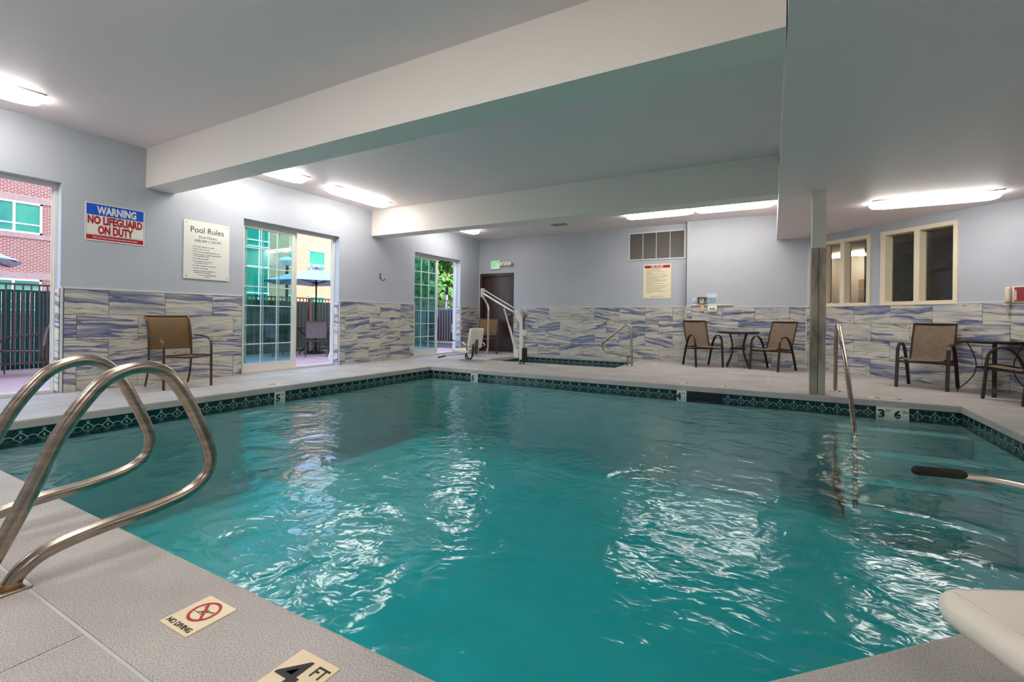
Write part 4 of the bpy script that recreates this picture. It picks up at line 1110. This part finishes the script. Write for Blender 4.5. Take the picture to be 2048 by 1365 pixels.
for s_, z in (('EMERGENCY', -.005), ('SHUT OFF', -.04), ('SWITCH', -.075)): text_obj(s_, .034, Mi, t, (.012, -.0056, z), rx, bold=.0008, sx=.85)
t = thing('cable_raceway', 'white surface raceway running along the tile top by the switches', 'conduit', (-1.15, YBb, 1.262), 0)
MB().bbox(-.42, .42, -.04, -.017, -.016, .016, r=.006).build('raceway', M_trim, t)
t = thing('outlet_box', 'beige outlet cover just below the raceway', 'switch', (-1.33, YBb, 1.185), 0)
MB().bbox(-.035, .035, -.035, -.011, -.06, .06, r=.006).build('cover', mat('beige_plastic', (230, 190, 140), .4), t)
t = thing('stop_switch', 'grey switch plate with black and red buttons under the raceway', 'switch', (-1.13, YBb, 1.182), 0)
MB().bbox(-.09, .095, -.05, -.011, -.068, .062, r=.008).build('plate', M_signw, t)
MB().cyl((-.03, -.05, 0), (-.03, -.06, 0), .016).build('black_button', M_black, t)
MB().cyl((.025, -.05, 0), (.025, -.064, 0), .019).build('red_button', M_redp, t)

# telephone on the angled wall
s0 = 3.165
t = thing('wall_telephone', 'beige wall telephone with red emergency plate at right edge', 'telephone', (XC+s0*R2, YBb-s0*R2, 1.315), -PI/4)
MB().bbox(-.045, .12, -.035, -.001, -.105, .11, r=.01).build('base', M_whitebox, t)
MB().box(-.015, .085, -.0365, -.035, -.09, .10).build('red_plate', mat('dull_red_plate', (150, 44, 58), .45), t)
text_obj('EMERGENCY', .030, M_signw, t, (.0, -.0372, .0), (PI/2, -PI/2, 0), bold=.001, sx=.8)
MB().bbox(-.102, -.04, -.075, -.02, -.10, .105, r=.018).build('handset', mat('beige_handset', (226, 206, 184), .35), t)
b = MB(); path = []
for k in range(90):
    u = k/89; a = u*PI; path.append((-.075+.012*math.cos(a)+.006*math.cos(k*1.2), -.05+.006*math.sin(k*1.2), -.10-.17*math.sin(a)))
b.tube(path, .0035, 6); b.build('coiled_cord', mat('beige_cord', (206, 186, 160), .5), t)

# ------------------------------------------------------------------ outside: deck, rail, fence
DZ = -.10
dk = tag(MB().box(-11.9, XL-.22, -6, 13.2, DZ-.12, DZ-.03).build('outdoor_deck', M_sub), 'pinkish composite deck outside the sliding doors', 'deck', None, 'structure')
bw = .139
DBM = MB().bbox(-2.27, 2.27, -bw/2+.003, bw/2-.003, -.03, 0, r=.004).mesh('deck_board', M_brownwood)
y = -1.0; k = 0
BM = MB().box(-bw/2+.003, bw/2-.003, -3.6, 3.6, -.03, 0).mesh('deck_board', mat('deck_board_pink', (228, 178, 170), .55, var=.08, vscale=9, stretch=(12, 1, 1)))
xx = XL-.24-bw/2
while xx > -11.85:
    for yc in (2.6, 9.8): link('deck_board', BM, dk, (xx, yc-.6, DZ))
    xx -= bw
def railing(name, label, p0, p1, zt, nb):
    p0, p1 = Vector((*p0, 0)), Vector((*p1, 0)); d = (p1-p0); L_ = d.length; d.normalize()
    t = thing(name, label, 'railing', (p0.x, p0.y, DZ), math.atan2(d.y, d.x))
    MB().box(0, L_, -.022, .022, zt-.035, zt).build('top_rail', M_rail, t); MB().box(0, L_, -.015, .015, .10, .135).build('bottom_rail', M_rail, t)
    bm = MB().box(-.010, .010, -.010, .010, .135, zt-.035).mesh('baluster', M_rail); n = int(L_/.108)
    for k in range(n): link('baluster', bm, t, ((k+.5)*L_/n, 0, 0))
    pm = MB().box(-.04, .04, -.04, .04, 0, zt).mesh('post', M_rail); ps_ = [.04, 4.6, 9.05, L_-.04] if L_ > 6 else [.04, L_-.04]
    for q in ps_: link('post', pm, t, (q, 0, 0))
    return t
railing('deck_railing', 'brown metal baluster railing along the outer deck edge', (-11.75, .0), (-11.75, 13.0), 1.55, 0)
railing('end_railing', 'brown metal baluster railing across the deck end before the air conditioner', (-11.7, 13.0), (-7.6, 13.0), 1.62, 0)
# slatted chain-link fence
fx = -12.15; t = thing('slat_fence', 'dark green slatted chain-link fence behind the deck railing', 'fence', (fx, -2.0, -.6), PI/2)
FL = 22.0; ft = 1.93
sm_ = MB().box(-.027, .027, -.006, .006, 0.02, ft).mesh('slat', M_fence)
n = 300; random.seed(5)
for k in range(n):
    o = link('slat', sm_, t, (2.0+(k+.5)*.062, random.uniform(-.006, .006), random.uniform(-.02, .02)))
b = MB()
for k in range(int(FL/.16)):
    x = k*.16
    for s_ in (-1, 1): b.tube([(x, .009, .9 if s_ > 0 else ft), (x+1.0*(ft-.9) if True else 0, .009, ft if s_ > 0 else .9)], .0022, 3, cap=False)
o = b.build('wire_mesh', M_wire, t); o['kind'] = 'stuff'
MB().tube([(0, .02, ft), (FL, .02, ft)], .02, 8).build('top_tube', M_fence, t)
tag(MB().box(-90, XL-.25, -60, 90, -.75, -.62).build('lot_ground', M_asphalt), 'paved ground beyond the deck fence', 'ground', None, 'structure')

# AC condenser beyond the end rail
t = thing('air_conditioner', 'large dark blue air conditioning unit beyond the deck end railing', 'air conditioner', (-10.45, 14.0, -.6), 0)
MB().box(-.75, .72, -.5, .6, 0, .62).build('pad', mat('pale_pad', (176, 172, 166), .9, var=.1, vscale=30), t)
MB().bbox(-.72, .70, -.45, .55, .68, 1.82, r=.02).build('cabinet', M_ac, t)
MB().box(-.73, .71, -.46, .56, .62, .68).build('base_rail', M_signw, t)
MB().box(-.725, .705, -.455, .555, 1.80, 1.83).build('top_lip', mat('blue_lip', (96, 140, 190), .5), t)
b = MB()
for k in range(15): b.box(-.68, .36, -.468, -.45, .74+.068*k, .755+.068*k)
for k in range(9): b.box(-.68+.13*k, -.67+.13*k, -.47, -.45, .72, 1.76)
b.build('guard_grille', mat('grille_blue_grey', (84, 100, 124), .5), t)
MB().box(.46, .62, -.452, -.4505, 1.0, 1.3).build('data_plate', M_signw, t)
t = thing('vent_post', 'pale pole with black cap behind the air conditioning unit', 'post', (-11.3, 15.0, -.62))
MB().cyl((0, 0, 0), (0, 0, 2.45), .045, 12).build('pole', M_signw, t); MB().cyl((0, 0, 2.45), (0, 0, 2.76), .055, 12).build('cap', M_black, t)

# outdoor umbrella and table, chairs
ux, uy = -10.95, 8.63
t = thing('patio_umbrella', 'pale grey patio umbrella with dark pole seen through middle door', 'umbrella', (ux, uy, DZ))
MB().cyl((0, 0, 0.05), (0, 0, 2.36), .022, 12).build('pole', M_black, t)
MB().lathe([(.30, 0), (.30, .03), (.24, .06), (.05, .08), (.04, .25)], 24).build('base', M_black, t)
def canopy(t, zr, zt, R_, n=8, dz=.05):
    b = MB(); v = [(0, 0, zt)]
    for j, (q, h) in enumerate(((.33, .30), (.66, .62), (1.0, 1.0))):
        for i in range(n*2):
            a = 2*PI*i/(n*2)+.2; rr2 = R_*q*(1.0 if i % 2 == 0 else .955); v.append((rr2*math.cos(a), rr2*math.sin(a), zt-(zt-zr)*h+(.0 if i % 2 == 0 else .02*q)))
    f = [(0, 1+i, 1+(i+1) % (2*n)) for i in range(2*n)]
    for j in range(2):
        for i in range(2*n): f.append((1+j*2*n+i, 1+(j+1)*2*n+i, 1+(j+1)*2*n+(i+1) % (2*n), 1+j*2*n+(i+1) % (2*n)))
    b.add(v, f); b.add([(x, y_, z-.006) for x, y_, z in v], [g[::-1] for g in f]); b.build('canopy', M_canopy, t)
    b = MB(); v = [(0, 0, zt+.10)]+[(R_*.2*math.cos(2*PI*i/n+.2), R_*.2*math.sin(2*PI*i/n+.2), zt-.005+.01) for i in range(n)]
    b.add(v, [(0, 1+i, 1+(i+1) % n) for i in range(n)]); b.build('vent_cap', M_canopy, t)
    for i in range(n):
        a = 2*PI*i/n+.2; MB().tube([(0.03*math.cos(a), .03*math.sin(a), zt-.03), (R_*.97*math.cos(a), R_*.97*math.sin(a), zr-.012)], .008, 6).build('rib', M_bronze, t)
    for i in range(0, n):
        a = 2*PI*i/n+.2; MB().tube([(.03*math.cos(a), .03*math.sin(a), zr-.0), (R_*.5*math.cos(a), R_*.5*math.sin(a), (zr+zt)/2-.03)], .007, 6).build('strut', M_bronze, t)
canopy(t, 1.92, 2.34, 1.38)
MB().lathe([(.03, 1.88), (.07, 1.94), (.03, 1.96)], 12).build('hub', M_black, t)
t = thing('patio_table', 'dark patio table under the pale grey umbrella', 'table', (ux, uy, DZ))
MB().lathe([(.58, .70), (.60, .71), (.60, .73), (.58, .735)], 32).build('tabletop', M_bronze, t)
for k in range(4):
    a = PI/4+k*PI/2; MB().tube(catmull([(.45*math.cos(a), .45*math.sin(a), .70), (.2*math.cos(a), .2*math.sin(a), .35), (.42*math.cos(a), .42*math.sin(a), 0)], 5), .015, 8).build('leg', M_bronze, t)
GP = 'grey mesh chairs on the outside deck'
oc = patio_chair('grey-brown mesh chair with its back to the middle door, outside', (-10.17, 8.05, DZ), facing(-.75, .66), GP, M_sling3, M_bronze2)
copy_thing(oc, (-11.2, 9.45, DZ), facing(.28, -.95), 'grey mesh chair beyond the umbrella table facing the door')
copy_thing(oc, (-11.05, 7.6, DZ), facing(.1, 1), 'grey mesh chair at left of the umbrella table outside')
copy_thing(oc, (-10.82, 2.88, DZ), facing(-.35, -.94), 'grey mesh chair in side view outside the leftmost door')
t = thing('garden_umbrella', 'white patio umbrella rim outside the leftmost door', 'umbrella', (-10.6, 1.05, DZ))
MB().cyl((0, 0, .05), (0, 0, 2.4), .022, 12).build('pole', M_black, t); MB().lathe([(.30, 0), (.30, .03), (.05, .08)], 24).build('base', M_black, t)
canopy(t, 1.78, 2.42, 1.75)
t = thing('deck_cushion', 'white rounded cushion on deck at right side of the middle door', 'cushion', (-8.20, 6.93, DZ))
MB().lathe([(.02, -.05), (.12, -.045), (.17, 0), (.12, .045), (.02, .05)], 24, M=Matrix.Translation((0, 0, .18)) @ Matrix.Rotation(PI/2-.15, 4, 'X')).build('cushion', M_signw, t)

# lamp post across the lot
t = thing('street_lamp', 'lot lamp with flat round shade beyond the fence', 'lamp', (-22.0, 15.55, -.62))
MB().cyl((0, 0, 0), (0, 0, 4.2), .07, 10).build('pole', M_black, t); MB().lathe([(.12, 4.15), (.5, 4.35), (.5, 4.42), (.1, 4.6)], 20).build('shade', M_white_frame, t)

# ------------------------------------------------------------------ office building across the lot
bl = thing('office_building', 'red brick office building with teal windows behind the deck fence', 'building', (0, 0, 0))
FX = -34.0
MB().box(FX-10, FX, -20, 17.5, -.62, 13).build('brick_wall', M_brick, bl)
MB().box(FX-10, FX+.0, 22.15, 24.2, -.62, 13).build('brick_wall', M_brick2, bl)
MB().box(FX-10, FX-1.2, 24.2, 60, -.62, 13).build('brick_wall', M_brick2, bl)
def bwin(y0, y1, z0, z1, x, mull=(), trans=()):
    f = MB().box(x-.02, x+.06, y0, y1, z0, z0+.09).box(x-.02, x+.06, y0, y1, z1-.09, z1).box(x-.02, x+.06, y0, y0+.09, z0, z1).box(x-.02, x+.06, y1-.09, y1, z0, z1)
    for m_ in mull: f.box(x-.02, x+.05, m_-.05, m_+.05, z0, z1)
    for q in trans: f.box(x-.02, x+.04, y0, y1, q-.03, q+.03)
    w_ = f.build('window', M_white_frame, bl)
    MB().box(x-.01, x+.012, y0+.09, y1-.09, z0+.09, z1-.09).build('pane', M_glass_teal, w_)
for z0 in (5.05, 1.05, 9.05):
    for y1 in (9.62, 16.2, 3.0, -3.6):
        bwin(y1-3.0, y1, z0, z0+1.62, FX, (y1-1.06, y1-2.05), (z0+.48,))
    MB().box(FX, FX+.05, -20, 17.5, z0-.25, z0).build('stone_sill', M_stoneband, bl); MB().box(FX, FX+.05, -20, 17.5, z0+1.62, z0+1.98).build('stone_lintel', M_stoneband, bl)
    for y0 in (26.9, 30.4, 34, 38, 42): bwin(y0, y0+1.75, z0-.1, z0+1.62, FX-1.2, (), (z0+.4,))
    for y0 in (24.45,): bwin(y0, y0+1.2, z0-.1, z0+1.62, FX-1.2)
    MB().box(FX, FX+.04, 22.15, 24.2, z0-.25, z0).build('stone_sill', M_stoneband, bl)
# glazed stair tower
MB().box(FX-6, FX+.5, 17.5, 22.15, -.62, 14).build('tower_glass', M_glass_teal, bl)
b = MB()
for z in (2.55, 4.52, 6.0, 6.45, 8.2, 10.0): b.box(FX+.5, FX+.56, 17.4, 22.2, z, z+.09)
for y in (17.5, 18.7, 19.9, 21.35, 22.1): b.box(FX+.5, FX+.55, y-.04, y+.04, -.6, 14)
b.build('tower_frame', M_white_frame, bl)
# unseen block added above the pool room, sized to shade the left facade
ho = tag(MB().box(XL-.24, 16, -34, YN-.3, -.6, 32).box(XL-.24, 16, YN-.3, 21.5, H1+.5, 32).build('shading_block', M_unseen), 'unseen block added above the pool room to shade the left facade', 'building', None, 'structure')
MB().box(XL-.24, XE+3.5, YN-.3, 15, H1+.14, H1+.5).build('roof_slab', M_unseen, ho)

# ------------------------------------------------------------------ trees
def tree(x, y, R_, H_, label, seed, n=3600):
    t = thing('leafy_tree', label, 'tree', (x, y, -.62), 0, 'trees beyond the deck end')
    MB().tube([(0, 0, 0), (.1, .05, H_*.4), (0, .1, H_*.7)], .18, 8).build('trunk', M_bark, t)
    rnd = random.Random(seed); b = MB(); cl = []
    for k in range(26):
        a = rnd.uniform(0, 2*PI); u = rnd.uniform(-.9, 1); q = math.sqrt(max(0, 1-u*u))
        cl.append((Vector((R_*.72*q*math.cos(a), R_*.72*q*math.sin(a), H_*.55+u*H_*.40)), rnd.uniform(.28, .46)*R_))
    for i in range(n):
        c, r_ = cl[rnd.randrange(len(cl))]; d = Vector((rnd.gauss(0, 1), rnd.gauss(0, 1), rnd.gauss(0, 1))).normalized(); p = c+d*r_*rnd.uniform(.75, 1.05)
        n_ = (d+Vector((rnd.gauss(0, .5), rnd.gauss(0, .5), rnd.gauss(0, .5)))).normalized(); u = n_.orthogonal().normalized(); u = Quaternion(n_, rnd.uniform(0, 2*PI)) @ u; v = n_.cross(u)
        s_ = rnd.uniform(.14, .26)
        b.add([p-u*s_, p-v*s_*.6, p+u*s_, p+v*s_*.6], [(0, 1, 2, 3)])
    o = b.build('foliage', M_leaf, t); o['kind'] = 'stuff'
    core = MB()
    for c, r_ in cl: core.lathe([(.05*r_, -.6*r_), (.4*r_, -.45*r_), (.6*r_, 0), (.4*r_, .45*r_), (.05*r_, .6*r_)], 8, M=Matrix.Translation(c))
    core.build('inner_foliage', mat('inner_leaf_%d' % seed, (78, 124, 56), .8), t)
    return t
tree(-20.6, 28.4, 4.6, 11.5, 'dense green tree behind the air conditioning unit', 11, 15000)
tree(-26.5, 38.0, 4.8, 13.0, 'dense green tree seen through the grid of the farthest door', 12, 12000)
tree(-16.5, 40.0, 4.6, 13.0, 'green tree at the right behind the farthest door', 13, 6000)
